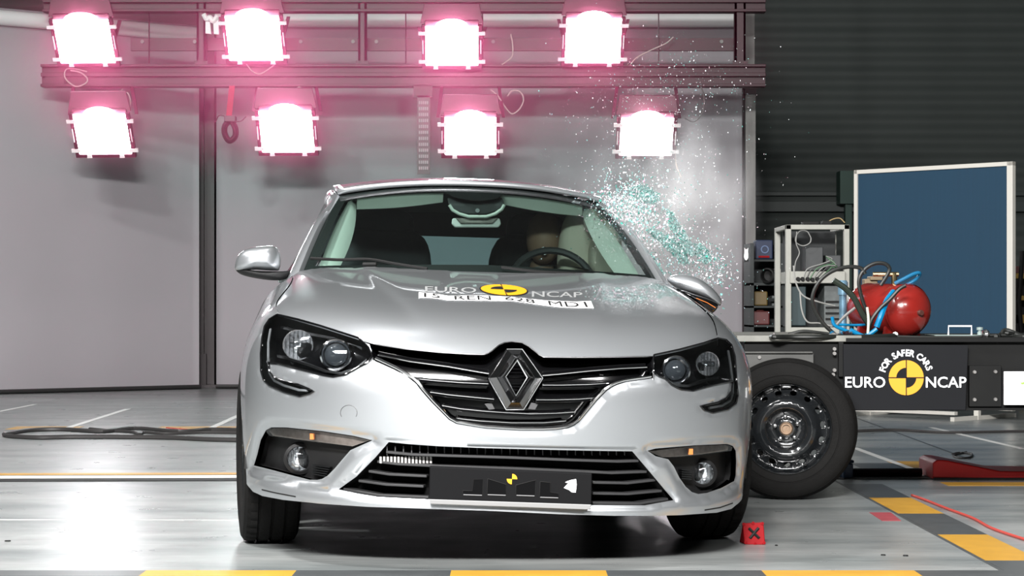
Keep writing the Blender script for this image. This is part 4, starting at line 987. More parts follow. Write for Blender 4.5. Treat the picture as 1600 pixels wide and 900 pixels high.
# --- wipers
b = MB(); P = crom([tuple(p) for p in L2W(np.array([wsP(a, b_)+np.array([0, -.02, .018]) for a, b_ in ((-.62, -.01), (-.3, .005), (.0, .01), (.22, .0))]))], 6)
def on_ws(px):  # pixel -> local point on the windscreen (search)
    O, D = PX([px]); best = None
    g = [(a, b_) for a in np.linspace(-1.05, 1.05, 85) for b_ in np.linspace(-.08, 1.04, 57)]
    V = np.array([wsP(a, b_) for a, b_ in g]); d = V-O[0]; dn = D[0]/np.linalg.norm(D[0]); q_ = d-np.outer(d@dn, dn); i = np.argmin((q_**2).sum(1)); return V[i]
def wiper(pts, name='wiper'):
    P = [L2W(on_ws(p)+np.array([0, -.02, .02])) for p in pts]; b = MB(); b.tube(crom([tuple(p) for p in P], 6), .006, 6); return b.build(name, M_BLK, car, True)
w1 = wiper([(486, 411), (530, 413), (575, 413), (620, 420), (665, 428)]); 
b = MB().tube([tuple(np.array(L2W(on_ws((568, 412))))+np.array([0, -.04, 0])), tuple(np.array(L2W(on_ws((592, 413))))+np.array([0, -.04, 0]))], .009, 8); b.build('wiper_joint', M_BLK, w1, bevel=.003)
wiper([(785, 427), (840, 431), (910, 436), (985, 440)])

# --- door mirrors
def mirror_shell(prof_px, v, dep, m, parent, name, steps=10, back=.5):
    """closed outline in pixels, domed to the front by dep metres"""
    P = PV(prof_px, v); c = P.mean(0); n = len(P); V = []; 
    for j in range(steps+1):
        t = j/steps*PI/2; s = math.cos(t)**.6 if j < steps else 0.0
        s = max(math.cos(t), 0)**.7
        V += [tuple(c+(p-c)*s+np.array([0, -dep*math.sin(t), 0])) for p in P]
    V += [tuple(c+(p-c)*.96+np.array([0, dep*back, 0])) for p in P]
    Fc = [(j*n+i, j*n+(i+1) % n, (j+1)*n+(i+1) % n, (j+1)*n+i) for j in range(steps) for i in range(n)]
    m0 = (steps+1)*n; Fc += [(i, m0+i, m0+(i+1) % n, (i+1) % n) for i in range(n)]+[tuple(m0+i for i in range(n))]
    mb = MB(); mb.add(L2W(np.array(V)), Fc); return mb.build(name, m, parent, True, sharp=50)
oL = crom([(369, 422), (369, 405), (377, 394), (392, 387), (412, 384.5), (429, 385), (436, 393), (438.5, 405), (437, 420), (430, 423), (400, 421.5)], 4, True)
mL = mirror_shell([tuple(p) for p in oL], 1.62, .085, M_PAINT, car, 'door_mirror')
oB = crom([(370, 420), (400, 423), (436, 424), (452, 424), (447, 436), (425, 438), (395, 434), (375, 428)], 4, True)
mirror_shell([tuple(p) for p in oB], 1.63, .06, M_BPLAST, mL, 'mirror_foot')
oR = crom([(1042, 436), (1054, 429.5), (1070, 428.5), (1090, 434), (1110, 448), (1123, 462), (1127, 471), (1124, 478), (1108, 470), (1085, 461), (1060, 452)], 4, True)
mR = mirror_shell([tuple(p) for p in oR], 1.55, .06, M_PAINT, car, 'door_mirror')
oB = crom([(1057, 451), (1085, 459), (1110, 468), (1122, 477), (1115, 488), (1104, 491), (1088, 481), (1070, 465)], 4, True)
mb_ = mirror_shell([tuple(p) for p in oB], 1.50, .05, M_BGLOSS, mR, 'mirror_foot')
b = MB(); P = L2W(PV([(1088, 466), (1105, 473), (1118, 481)], 1.44)); b.tube([tuple(p) for p in P], .0016, 6); b.build('indicator_strip', M_ORANGE, mR, True)

# --- wheels of the car
def tyre_mesh(c, ax, r, w, tread=True):
    mb = MB(); n = 144; h = w/2; prof = [(r*.66, -h*.78), (r*.70, -h*.93), (r*.82, -h*1.0), (r*.93, -h*.96), (r*.975, -h*.86), (r*.99, -h*.76)]
    tr = [(r*.997, -h*.70), (r*.999, -h*.50), (r*.975, -h*.47), (r*.975, -h*.42), (r*1.0, -h*.40), (r*1.0, -h*.06), (r*.975, -h*.04), (r*.975, h*.04), (r*1.0, h*.06), (r*1.0, h*.40), (r*.975, h*.42), (r*.975, h*.47), (r*.999, h*.50), (r*.997, h*.70)]
    prof = prof+tr+[(p, -q_) for p, q_ in prof[::-1]]
    mb.lathe(prof, c, ax, n)
    if tread:
        cc = Vector(c); V = [Vector(v) for v in mb.v]
        for i, (rr, t) in enumerate(prof):
            if rr > r*.985 and abs(t) > h*.45:
                for k in range(0, n, 3):
                    j = i*n+k; d = V[j]-cc; a = Vector(ax).normalized(); ra = d-a*d.dot(a); V[j] = V[j]-ra.normalized()*r*.016
        mb.v = [tuple(v) for v in V]
    return mb
for (u, v, st) in ((-WHX, .92, 5), (WHX, .92, 5), (-WHX, 3.59, 0), (WHX, 3.59, 0)):
    c = np.array([X0+u*cP-v*sP, Y0+u*sP+v*cP, WHR]); a = PSI+R(st); ax = (math.cos(a), math.sin(a), 0); s = -1 if u < 0 else 1
    wh = tyre_mesh(tuple(c), ax, WHR, .205).build('wheel', M_RUBBER, car, True, sharp=28)
    MB().lathe([(.0, s*.05), (.07, s*.055), (.09, s*.03), (.17, s*.03), (.20, s*.08), (.215, s*.085), (.215, -s*.08), (.19, -s*.05), (.19, s*.01), (.0, s*.01)], tuple(c), ax, 40).build('wheel_rim', M_STEELRIM, wh, True)
# wheel wells
for s in (-1, 1):
    for vc in (.92, 3.60):
        V = []
        for t in np.linspace(R(-5), R(185), 20):
            for uu in (.55, .875): V.append((s*uu, vc+.37*math.cos(t), .30+.37*math.sin(t)))
        o = mk('wheel_arch_liner', L2W(np.array(V)), [(2*i, 2*i+2, 2*i+3, 2*i+1) for i in range(19)], M_BLK, car, True)

# ================================================================== FLOOR MARKINGS
M_FY = mat('floor_yellow_paint', C('#a97f2c'), .45, noise=.25, nscale=9)
M_FK = mat('floor_dark_paint', (0.055, 0.06, 0.062, 1), .38, noise=.3, nscale=9)
M_FR = mat('floor_red_paint', (0.28, .05, .06, 1), .4, noise=.3, nscale=15)
M_FW = mat('floor_white_line', (.62, .62, .60, 1), .4, noise=.2, nscale=9)
_k = [0]
def mark(name, pts, m, label, group=None, cat='floor marking', z=.0015):
    b = MB(); b.prism([(x, y, z) for x, y in pts], (0, 0, -.0012))
    o = b.build(name, m); o['kind'] = 'structure'; return o
def rect(x0, x1, y0, y1): return [(x0, y0), (x1, y0), (x1, y1), (x0, y1)]
# strip across the front edge of the picture
xs = [-2.2, -1.173, -.692, -.195, .301, .80, 1.29, 1.58]
for i, (a, b_) in enumerate(zip(xs[:-1], xs[1:])):
    mark('floor_tile_marking', rect(a, b_, 6.56, 6.70), [M_FK, M_FY][i % 2], None)
# strip running away from the camera on the right
ys = [6.35, 6.96, 7.75, 8.53, 9.24, 9.95]
for i, (a, b_) in enumerate(zip(ys[:-1], ys[1:])):
    mark('floor_tile_marking', rect(1.58, 1.765, a, b_), [M_FK, M_FY][i % 2], None)
mark('floor_edge_line', rect(1.565, 1.578, 6.7, 14), M_FK, None)
a, b_, c_, d_ = G(1358, 801), G(1392, 801), G(1408, 814), G(1378, 814)
mark('floor_red_marking', [(p.x, p.y) for p in (a, b_, c_, d_)], M_FR, None)
mark('floor_yellow_marking', rect(2.06, 3.0, 9.86, 10.05), M_FY, None)
for x0, x1, y in ((1410, 1440, 725), (1350, 1405, 728)):
    a, b_ = G(x0, y+6), G(x1, y-4); mark('floor_yellow_marking', rect(a.x, b_.x, a.y, b_.y), M_FY if x0 == 1410 else M_FK, None)
# left: yellow dashes, white lines
for x0, x1 in ((8, 132), (240, 372)):
    a, b_ = G(x0, 671), G(x1, 666.5); mark('floor_yellow_marking', rect(a.x, b_.x, a.y, b_.y), M_FY, None)
def line(p, q_, w, m, nm_='floor_line'):
    a, b_ = G(*p), G(*q_); d = (b_-a).normalized(); n = Vector((-d.y, d.x, 0))*w/2
    return mark(nm_, [((a-n).x, (a-n).y), ((b_-n).x, (b_-n).y), ((b_+n).x, (b_+n).y), ((a+n).x, (a+n).y)], m, None, z=.002)
line((108, 668), (200, 639), .05, M_FW); line((332, 668), (376, 648), .05, M_FW); line((0, 643), (55, 632), .04, M_FW)
line((1455, 668), (1600, 702), .04, M_FW); line((1335, 700), (1425, 733), .04, M_FW); line((1335, 652), (1515, 718), .015, M_FK)
line((-300, 812), (376, 813), .012, M_FW)
# guide rail groove running across the hall
gx0, gx1 = -6.0, 6.0
def gy(x): return 10.22+.035*(x+2.5)
for nm_, m, y0, y1, z0, z1 in (('rail_edge', M_FY, .26, .36, .001, .003), ('rail_groove', M_BLK, .20, .235, .001, .003), ('rail_groove', M_BLK, -.14, .02, .001, .004), ('rail_edge', M_FW, .03, .16, .001, .006)):
    b = MB(); b.prism([(gx0, gy(gx0)+y0, z0), (gx1, gy(gx1)+y0, z0), (gx1, gy(gx1)+y1, z0), (gx0, gy(gx0)+y1, z0)], (0, 0, z1-z0))
    o = b.build('floor_'+nm_, m); o['kind'] = 'structure'
r = MB(); r.tube([(1.60, gy(1.6)+.02, .022), (2.04, gy(2.0)+.02, .022)], .02, 8)
tag(r.build('guide_rail', M_DARKST, None, True), 'short dark rail on the floor between the trolley wheel and the red wedge', 'rail')
# cables lying on the floor, left
M_FC = mat('black_floor_cable', (.03, .028, .028, 1), .5)
def fcable(pts, r_, label, m=M_FC, name='floor_cable', group='cables lying on the floor'):
    P = [G(x, y)+Vector((0, 0, r_*1.02)) for x, y in pts]
    return tag(MB().tube(crom([tuple(p) for p in P], 6), r_, 6).build(name, m, None, True), label, 'cable', group)
fcable([(395, 676), (330, 674), (280, 677), (210, 672), (160, 677), (100, 674), (50, 675), (20, 679), (6, 682), (20, 685), (60, 687), (110, 686), (180, 686), (260, 687), (330, 690), (400, 691)], .014, 'long black cable loop lying on the left floor')
fcable([(395, 679), (320, 678), (260, 680), (225, 678), (218, 681), (205, 677), (170, 675), (140, 672)], .010, 'short dark cable end with a connector inside the long loop', )
fcable([(395, 674), (350, 671), (300, 673), (260, 670)], .006, 'thin red cable beside the yellow dash on the left floor', mat('red_cable', (.35, .04, .03, 1), .5))
fcable([(1425, 776), (1445, 783), (1480, 797), (1520, 812), (1550, 828), (1600, 845), (1650, 860)], .006, 'thin red cable running over the floor at the lower right', MATS['red_cable'])
fcable([(1330, 676), (1400, 674), (1480, 678), (1600, 676), (1680, 677)], .010, 'black cable running straight across the floor under the blue board')
fcable([(1488, 711), (1500, 709), (1518, 711), (1516, 716), (1500, 717), (1490, 713), (1510, 708)], .006, 'small coil of dark wire on the floor behind the red wedge')
for i, (x, y, w_, lab) in enumerate([(12, 846, 10, 'small dark oval disc on the floor at the far left'), (1213, 853, 5, 'tiny dark crumb on the floor right of the red block'), (1415, 869, 9, 'dark dropped chip on the floor in the lower right'), (1380, 868, 8, 'dark flat smear of debris left of the dropped chip')]):
    p = G(x, y); k = w_/F_PX*p.y*.5
    tag(MB().lathe([(0, 0), (k, 0), (k*.9, .003), (0, .004)], tuple(p+Vector((0, 0, .001))), (0, 0, 1), 10).build('floor_debris', M_BLK, None, True), lab, 'debris', 'debris on the floor')

# red wedge ramp
r0 = G(1462, 749); yk = r0.y
b = MB(); z = lambda py: CAM_H-(py-HOR)/F_PX*yk
pr = [(rx(1455, yk), .004), (rx(1455, yk), z(722)), (rx(1462, yk), z(717.5)), (rx(1475, yk), z(718)), (rx(1560, yk), z(735)), (rx(1700, yk), z(737)), (rx(1700, yk), .004)]
b.prism([(x, yk-.04, zz) for x, zz in pr], (0, .35, 0))
rd = tag(b.build('wedge_ramp', mat('red_ramp_paint', C('#d8141a'), .45, noise=.12, nscale=12), None, bevel=.006), 'long low red wedge ramp on the floor at the right edge of the picture', 'ramp')
MB().box((rx(1456, yk), yk-.05, .0), (rx(1700, yk), yk+.3, .012)).build('base_edge', M_BLK, rd)
# small red block with a black cross
p = G(1176, 851); rb = thing('wheel_chock', p, 'small red block with a black cross, on the floor by the car', 'block')
M_RB = mat('red_plastic', C('#7d0910'), .7, spec=.15, noise=.1, nscale=20)
ax_ = Vector((math.cos(-.12), math.sin(-.12), 0)); ay = Vector((-ax_.y, ax_.x, 0)); c0 = p+Vector((-.0, 0, 0))
def LB(a, b_, c_): return tuple(c0+ax_*a+ay*b_+Vector((0, 0, c_)))
b = MB(); b.add([LB(-.028, 0, 0), LB(.044, 0, 0), LB(.044, .075, 0), LB(-.048, .075, 0), LB(-.036, .03, .074), LB(.038, .03, .078)], [(0, 3, 2, 1), (0, 1, 5, 4), (2, 3, 4, 5), (0, 4, 3), (1, 2, 5)])
b.build('body', M_RB, rb, bevel=.003)
fn = Vector((0, -.93, .36))*.003
def FC_(s, t, e=0):  # slanted face
    a = Vector(LB(-.028, 0, 0)).lerp(Vector(LB(.044, 0, 0)), s); b2 = Vector(LB(-.036, .03, .074)).lerp(Vector(LB(.038, .03, .078)), s); return a.lerp(b2, t)+fn*e
b = MB()
for (s0, t0, s1, t1) in ((.28, .28, .74, .74), (.28, .74, .74, .28)):
    b.tube([FC_(s0, t0, .6), FC_(s1, t1, .6)], .0055, 6)
b.build('black_cross', M_BLK, rb)
for s_, t_ in ((.06, .08), (.95, .08), (.05, .93), (.94, .93), (.5, .04), (.5, .96)):
    MB().lathe([(.001, -.004), (.006, -.002), (.006, .003), (.001, .005)], tuple(FC_(s_, t_)), (0, -1, .3), 10).build('corner_stud', M_RB, rb, True)

# ================================================================== THE BARRIER TROLLEY
YT = 9.25
def tx(px, Y=YT): return (px-800)/F_PX*Y
def tz(py, Y=YT): return CAM_H-(py-HOR)/F_PX*Y
M_TR = mat('trolley_black_steel', (.006, .0062, .0062, 1), .6, spec=.15, noise=.35, nscale=7)
M_TR2 = mat('trolley_dark_grey', (.05, .05, .047, 1), .5, noise=.5, nscale=6)
tr = thing('barrier_trolley', (tx(1480), YT+.4, 0), 'black steel crash barrier trolley with a logo panel, standing to the right of the car', 'trolley')
b = MB(); b.box((tx(1163), YT, tz(640)), (3.3, YT+.05, tz(527))); b.box((tx(1163), YT+.05, tz(545)), (3.3, YT+1.3, tz(530))); b.box((tx(1163), YT+1.25, tz(640)), (3.3, YT+1.3, tz(527)))
b.build('chassis_beam', M_TR, tr)
b = MB(); b.box((tx(1150), YT-.03, tz(534)), (tx(1345), YT+.02, tz(524))); b.box((tx(1150), YT+.05, tz(529)), (tx(1300), YT+1.2, tz(524))); b.build('top_flange', mat('scuffed_steel', (.16, .16, .145, 1), .5, .3, noise=.6, nscale=10), tr, bevel=.003)
b = MB(); b.box((tx(1155), YT-.03, tz(598)), (tx(1270), YT, tz(551))); b.box((tx(1155), YT-.045, tz(552)), (tx(1268), YT, tz(549))); b.build('front_bracket', M_TR2, tr, bevel=.003)
b = MB(); b.box((tx(1320), YT-.035, tz(534)), (tx(1700), YT+.01, tz(528)));  b.box((tx(1309), YT-.03, tz(588)), (tx(1316), YT, tz(534))); b.box((tx(1320), YT-.02, tz(641)), (tx(1700), YT+.01, tz(637))); b.build('edge_rail', M_TR, tr)
for px, py in ((1185, 558), (1302, 545), (1302, 552), (1302, 578), (1300, 585)):
    MB().lathe([(0, -.01), (.008, -.01), (.009, 0)], (tx(px), YT-.03, tz(py)), (0, 1, 0), 8).build('bolt', M_GALV, tr, True)
# logo panel
pn = MB().prism([(tx(a), YT-.05, tz(c2)) for a, c2 in ((1316, 640), (1505, 640), (1509, 539), (1315, 537.5))], (0, .02, 0)).build('logo_panel', mat('panel_charcoal', (.010, .0105, .012, 1), .7, spec=.08, noise=.1, nscale=5), tr, bevel=.002)
ML_Y = YT-.0525
def flat(V2, Fc, name, m, parent, y=ML_Y, dy=0): return mk(name, [(x, y-dy, z_) for x, z_ in V2], Fc, m, parent)
lcx, lcz, lr = tx(1412.5), tz(589.5), 27.2/F_PX*YT
t = np.linspace(0, 2*PI, 49)[:-1]
def disc(r_, c=(lcx, lcz)): return [(c[0]+r_*math.cos(a), c[1]+r_*math.sin(a)) for a in t]
flat(disc(lr), [tuple(range(48))], 'logo_disc', mat('logo_yellow', C('#cf8c12'), .6), pn)
b = MB()
for a0 in (PI/2, PI*1.5):
    pts = [(lcx, lcz)]+[(lcx+lr*.57*math.cos(a), lcz+lr*.57*math.sin(a)) for a in np.linspace(a0, a0+PI/2, 12)]
    b.add([(x, ML_Y-.001, z_) for x, z_ in pts], [tuple(range(13))])
w_ = lr*.028
b.add([(lcx-w_, ML_Y-.0012, lcz-lr), (lcx+w_, ML_Y-.0012, lcz-lr), (lcx+w_, ML_Y-.0012, lcz+lr), (lcx-w_, ML_Y-.0012, lcz+lr)], [(0, 1, 2, 3)])
b.add([(lcx-lr, ML_Y-.0012, lcz-w_), (lcx+lr, ML_Y-.0012, lcz-w_), (lcx+lr, ML_Y-.0012, lcz+w_), (lcx-lr, ML_Y-.0012, lcz+w_)], [(0, 1, 2, 3)])
b.build('logo_quadrants', MATS['panel_charcoal'], pn)
M_LET = mat('panel_white_letter', (.80, .82, .84, 1), .5)
def fit(s, x0, x1, z0, z1, bold=.012):
    v, f = textmesh(s, 1, bold); v = (v-v.min(0))/(v.max(0)-v.min(0)); return [(x0+(x1-x0)*a, z0+(z1-z0)*c2) for a, c2 in v], f
for s, a, c2 in (('EURO', 1317.5, 1380), ('NCAP', 1443, 1506)):
    v, f = fit(s, tx(a), tx(c2), tz(605), tz(588)); flat(v, f, 'panel_lettering', M_LET, pn)
word = 'FOR SAFER CARS'; b = MB(); A0, A1 = R(166), R(17)
# widths of the letters along the arc
adv = {'I': .5, ' ': .55, 'F': .82, 'E': .85, 'S': .9, 'O': 1.1, 'A': 1.02, 'R': .98, 'C': .98}
tot = sum(adv[c2] for c2 in word); pos = 0
for ch in word:
    a = A0+(A1-A0)*(pos+adv[ch]/2)/tot; pos += adv[ch]
    if ch == ' ': continue
    v, f = textmesh(ch, 1, .03); mn, mx_ = v.min(0), v.max(0); v = (v-(mn+mx_)/2)/(mx_-mn)[1]
    h = 10.5/F_PX*YT; wch = adv[ch]*.82; v[:, 0] *= min(1.0, wch*.62/((mx_-mn)[0]/(mx_-mn)[1]))*1.0 if False else .92
    rr = lr*1.42; th = a-PI/2
    b.add([(lcx+rr*math.cos(a)+h*(x*math.cos(th)-y*math.sin(th)), ML_Y, lcz+rr*math.sin(a)+h*(x*math.sin(th)+y*math.cos(th))) for x, y in v], f)
b.build('curved_lettering', M_LET, pn)
# bolted plate, white sign
bp_ = MB().box((tx(1512), YT-.035, tz(635)), (tx(1562), YT, tz(571))).build('bolted_plate', M_TR, tr, bevel=.003)
for px, py in ((1520, 581), (1552.5, 580.5), (1520, 624), (1552.5, 623.5)):
    MB().lathe([(0, -.008), (.007, -.008), (.009, 0)], (tx(px), YT-.035, tz(py)), (0, 1, 0), 8).build('bolt_head', M_GALV, bp_, True)
sg = MB().box((tx(1565), YT-.05, tz(632)), (tx(1655), YT-.035, tz(580))).build('white_sign', mat('white_sign', (.78, .78, .80, 1), .5), tr, bevel=.002)
b = MB(); b.prism([(tx(a), YT-.0525, tz(c2)) for a, c2 in ((1590, 597.5), (1600, 595), (1620, 588), (1640, 585), (1638, 590), (1612, 597), (1592, 600))], (0, .002, 0)); b.build('green_stroke', mat('green_print', (.25, .55, .08, 1), .5), sg)
v, f = fit('a', tx(1597), tx(1601.5), tz(604.5), tz(600), .02); flat(v, f, 'small_print', mat('violet_print', (.05, .03, .15, 1), .5), sg, YT-.0525)
# front wheel of the trolley
Yw = 9.12; wr = 111/F_PX*Yw; wc = Vector(((1228-800)/F_PX*Yw, Yw, wr)); wax = Vector((-.16, -1, 0)).normalized()
tm = MB(); h = .10
prof = [(wr*.635, .085), (wr*.65, .100), (wr*.70, .108), (wr*.74, .1085), (wr*.745, .1055), (wr*.76, .1055), (wr*.765, .109), (wr*.86, .107), (wr*.93, .097), (wr*.945, .092), (wr*.95, .094), (wr*.975, .085), (wr*.99, .074)]
full = prof+[(wr*.998, .06), (wr, .03), (wr*.975, .028), (wr*.975, .02), (wr, .018)]; full = full+[(a, -c2) for a, c2 in full[::-1]]
tm.lathe(full, wc-wax*.10, wax, 120)
nn = 120; Vv = [Vector(v) for v in tm.v]; cc = wc-wax*.10
for i, (rr, tt_) in enumerate(full):
    if rr > wr*.97 and tt_ > .07:
        for k in range(0, nn, 2):
            j = i*nn+k; d = Vv[j]-cc; ra = (d-wax*d.dot(wax)).normalized(); Vv[j] = Vv[j]-ra*.006
tm.v = [tuple(v) for v in Vv]
tw = tm.build('wheel', M_RUBBER, tr, True, sharp=28)
# rim disc with ventilation holes
e1 = Vector((0, 0, 1)); e2 = wax.cross(e1).normalized()*-1
RR = wr*.64
def rimz(r_):
    x = r_/RR
    if x > .93: return .085-.03*(1-(x-.93)/.07)
    return float(np.interp(x, [0, .16, .20, .24, .34, .40, .46, .56, .66, .80, .90, .93], [.030, .030, .030, .016, .016, .020, .058, .070, .062, .030, .020, .055]))
circ = lambda r_, n, ph=0: np.array([(r_*math.cos(2*PI*k/n+ph), r_*math.sin(2*PI*k/n+ph)) for k in range(n)])
holes = []
NH = 15
for k in range(NH):
    a = 2*PI*k/NH+.12; c2 = np.array((math.cos(a), math.sin(a)))*RR*.80; tg = np.array((-math.sin(a), math.cos(a))); rd2 = np.array((math.cos(a), math.sin(a)))
    holes.append(np.array([c2+tg*.0145*math.cos(t2)+rd2*.0105*math.sin(t2) for t2 in np.linspace(0, 2*PI, 15)[:-1]]))
lines_ = [(circ(RR, 90), True)]+[(hh_, True) for hh_ in holes]+[(circ(RR*x, 72), True) for x in (.93, .90, .56, .46, .40, .34, .24, .20)]
q, T = cdt(lines_, -RR, RR, -RR, RR, .008, .008); cen = q[T].mean(1); rr_ = np.linalg.norm(cen, axis=1); bad = rr_ > RR
for hh_ in holes: bad |= inpoly(cen, hh_)
qq, tt = sub(q, T, ~bad); V = [tuple(wc-wax*.10+wax*rimz(math.hypot(a, c2))+e2*a+e1*c2) for a, c2 in qq]
rim = mk('rim', V, [tuple(x) for x in tt], M_STEELRIM, tw, True)
s_ = rim.modifiers.new('thick', 'SOLIDIFY'); s_.thickness = .003
MB().lathe([(RR*.985, .086), (RR*1.03, .093), (RR*1.035, .086), (RR*1.0, .06), (RR*.96, .04), (RR*.95, -.06), (RR*1.0, -.08)], wc-wax*.10, wax, 90).build('rim_flange', M_STEELRIM, tw, True)
MB().lathe([(.028, .03), (.030, .045), (.024, .052), (.018, .052), (.017, .042), (.001, .042)], wc-wax*.10, wax, 24).build('hub_cap', mat('rusty_hub', (.22, .15, .10, 1), .4, .6, noise=.4, nscale=60), tw, True)
for k in range(5):
    a = 2*PI*k/5+.42; c2 = wc-wax*.10+e2*math.cos(a)*.052+e1*math.sin(a)*.052+wax*.028
    MB().lathe([(.0105, -.01), (.0105, .010), (.008, .016), (.001, .018)], c2, wax, 6).build('wheel_nut', mat('nut_chrome', (.55, .55, .55, 1), .2, 1), tw)
c2 = wc-wax*.10+e2*RR*.42+e1*-RR*.78+wax*.05; MB().tube([tuple(c2), tuple(c2+wax*.035)], .004, 8).build('valve', M_BLK, tw, True)
# far wheel of the trolley, blue jack block, hub
MB().lathe([(0, 0), (.05, 0), (.05, .35), (0, .35)], wc+Vector((0, .14, 0)), (0, 1, 0), 20).build('axle', M_TR, tw, True)
p = G(1327, 748)
tag(MB().box((p.x-.03, p.y, 0), (p.x+.02, p.y+.12, .075)).box((p.x-.02, p.y+.02, .075), (p.x+.028, p.y+.1, .09)).build('blue_stop_block', mat('blue_block', (.01, .03, .07, 1), .4), None, bevel=.006), 'small dark blue stop block on the floor behind the trolley wheel', 'block')

for (x_, y_) in ((3.0, 9.18), (3.0, 10.62), (1.22, 10.62)):
    MB().lathe(full, (x_, y_, wr), (0, -1, 0), 60).build('wheel', M_RUBBER, tr, True, sharp=28)
    MB().lathe([(.001, .03), (RR*.3, .03), (RR*.45, .06), (RR*.9, .02), (RR*1.02, .09), (RR*1.02, -.08), (.001, -.02)], (x_, y_, wr), (0, -1, 0), 40).build('rim', M_STEELRIM, tr, True)
# --- things lying on the trolley
TOP = tz(530)
M_RED = mat('tank_red', (.19, .012, .009, 1), .22, noise=.18, nscale=9, coat=.5)
tk = thing('air_tank', (tx(1400, 9.8), 9.8, TOP), 'red pressure tank with domed end lying on top of the trolley', 'tank')
tc = Vector((tx(1420, 9.72), 9.72, TOP+.128)); tax = Vector((.40, -.917, -.03)).normalized(); tr_ = .120
pr = [(.001, .075), (tr_*.25, .073), (tr_*.5, .063), (tr_*.75, .044), (tr_*.92, .020), (tr_, -.005), (tr_, -.33), (tr_*.92, -.36), (tr_*.75, -.385), (tr_*.4, -.405), (.001, -.41)]
MB().lathe(pr, tc, tax, 40).build('shell', M_RED, tk, True, sharp=60)
MB().lathe([(tr_+.002, -.002), (tr_+.004, -.008), (tr_+.002, -.014)], tc, tax, 40).build('weld_ring', M_RED, tk, True)
MB().lathe([(.001, .088), (.012, .088), (.014, .082), (.014, .07)], tc+Vector((.01, 0, -.01)), tax, 12).build('plug', mat('plug_dark', (.06, .02, .015, 1), .5), tk, True)
b = MB(); e_ = Vector((0, 0, 1)); sd_ = tax.cross(e_).normalized()
for s in (-1, 1):
    for d in (-.05, -.27):
        MB().prism([tc+tax*d+sd_*s*.05+e_*-.125, tc+tax*d+sd_*s*.10+e_*-.125, tc+tax*d+sd_*s*.09+e_*-.07, tc+tax*d+sd_*s*.06+e_*-.09], tax*-.02).build('foot', M_RED, tk)
b = MB(); b.tube([tuple(tc+tax*-.12+e_*(.12+z_)) for z_ in (0, .05)], .014, 10); b.tube([tuple(tc+tax*-.12+e_*.165+Vector((x, 0, 0))) for x in (-.10, .02)], .011, 10)
b.build('valve_body', mat('brass', (.35, .27, .15, 1), .3, 1), tk, True)
b = MB(); b.tube(crom([tuple(W(1398, 443, 9.75)), tuple(W(1412, 436, 9.74)), tuple(W(1428, 428, 9.74)), tuple(W(1437, 427, 9.75)), tuple(W(1432, 436, 9.78)), tuple(W(1415, 446, 9.8))], 5), .009, 8); b.build('valve_handle', mat('pipe_blue', (.01, .11, .22, 1), .25), tk, True)
M_HOSE = mat('black_hose', (.010, .011, .010, 1), .4); M_BLUEH = MATS['pipe_blue']; M_TAPE = mat('blue_strap', (.0, .14, .30, 1), .3)
def hose(pts, r_, m, label, Y=9.6, name='hose', group='hoses on the trolley', cat='hose'):
    P = []
    for p in pts:
        q_ = W(p[0], p[1], p[2] if len(p) > 2 else Y); q_.z = max(q_.z, TOP+r_); P.append(tuple(q_))
    return tag(MB().tube(crom(P, 6), r_, 8).build(name, m, None, True), label, cat, group)
hose([(1306, 524), (1286, 505), (1272, 482), (1270, 462), (1280, 440), (1300, 424), (1325, 417), (1345, 419), (1352, 428)], .009, M_HOSE, 'big black hose arching left over the trolley in a wide loop')
hose([(1362, 505), (1348, 470), (1342, 440), (1350, 422), (1366, 412), (1382, 412), (1390, 420), (1385, 432), (1376, 446)], .009, M_HOSE, 'black hose looping upwards left of the red tank')
hose([(1302, 438), (1320, 450), (1334, 465), (1342, 480), (1350, 495), (1360, 510)], .014, mat('green_black_hose', (.012, .018, .012, 1), .4), 'thick dark green hose running diagonally down behind the tank')
hose([(1356, 520), (1362, 500), (1375, 482), (1390, 468), (1405, 452), (1415, 446)], .009, M_HOSE, 'black hose rising from the trolley top to the tank valve', 9.5)
hose([(1370, 511, 9.5), (1378, 490, 9.5), (1386, 470, 9.55), (1396, 456, 9.6)], .014, M_TAPE, 'bright blue flat strap against the side of the red tank', 9.5, 'strap', None, 'strap')
hose([(1300, 495), (1304, 508), (1320, 516), (1340, 523), (1352, 527)], .008, M_TAPE, 'bright blue air pipe bending at the left end of the trolley hoses', 9.45)
hose([(1328, 515), (1345, 524), (1352, 528), (1362, 520), (1370, 514)], .010, M_TAPE, 'bright blue air pipe with a V bend below the red tank', 9.4)
hose([(1308, 507), (1335, 508), (1360, 507)], .006, M_TAPE, 'thin blue pipe lying flat left of the red tank', 9.7)
hose([(1305, 510), (1320, 494), (1336, 481)], .007, M_GALV, 'straight shiny metal lance leaning in the hoses', 9.55, 'metal_lance', None, 'pipe')
hose([(1355, 480), (1357, 500), (1356, 524)], .006, mat('cream_cable', (.5, .5, .4, 1), .5), 'cream upright cable in front of the red tank', 9.4)
hose([(1205, 560, 9.2), (1212, 543, 9.15), (1235, 534, 9.2), (1280, 534, 9.2), (1320, 532, 9.25), (1370, 529, 9.3), (1400, 524, 9.35)], .011, M_HOSE, 'long black hose lying along the front edge of the trolley top')
hose([(1232, 523), (1255, 518), (1285, 521), (1310, 527), (1340, 527), (1365, 520)], .009, M_HOSE, 'black hose lying on the trolley top at its left end', 9.8)
hose([(1400, 526), (1440, 528), (1480, 530), (1520, 527), (1560, 524), (1620, 526)], .007, M_HOSE, 'thin black hose along the trolley top under the grey box', 9.35)
hose([(1240, 415), (1243, 440), (1255, 462), (1280, 472), (1305, 478)], .004, mat('grey_wire', (.2, .2, .19, 1), .5), 'thin grey wire curving from the rack to the hoses', 9.9, 'wire', None, 'wire')
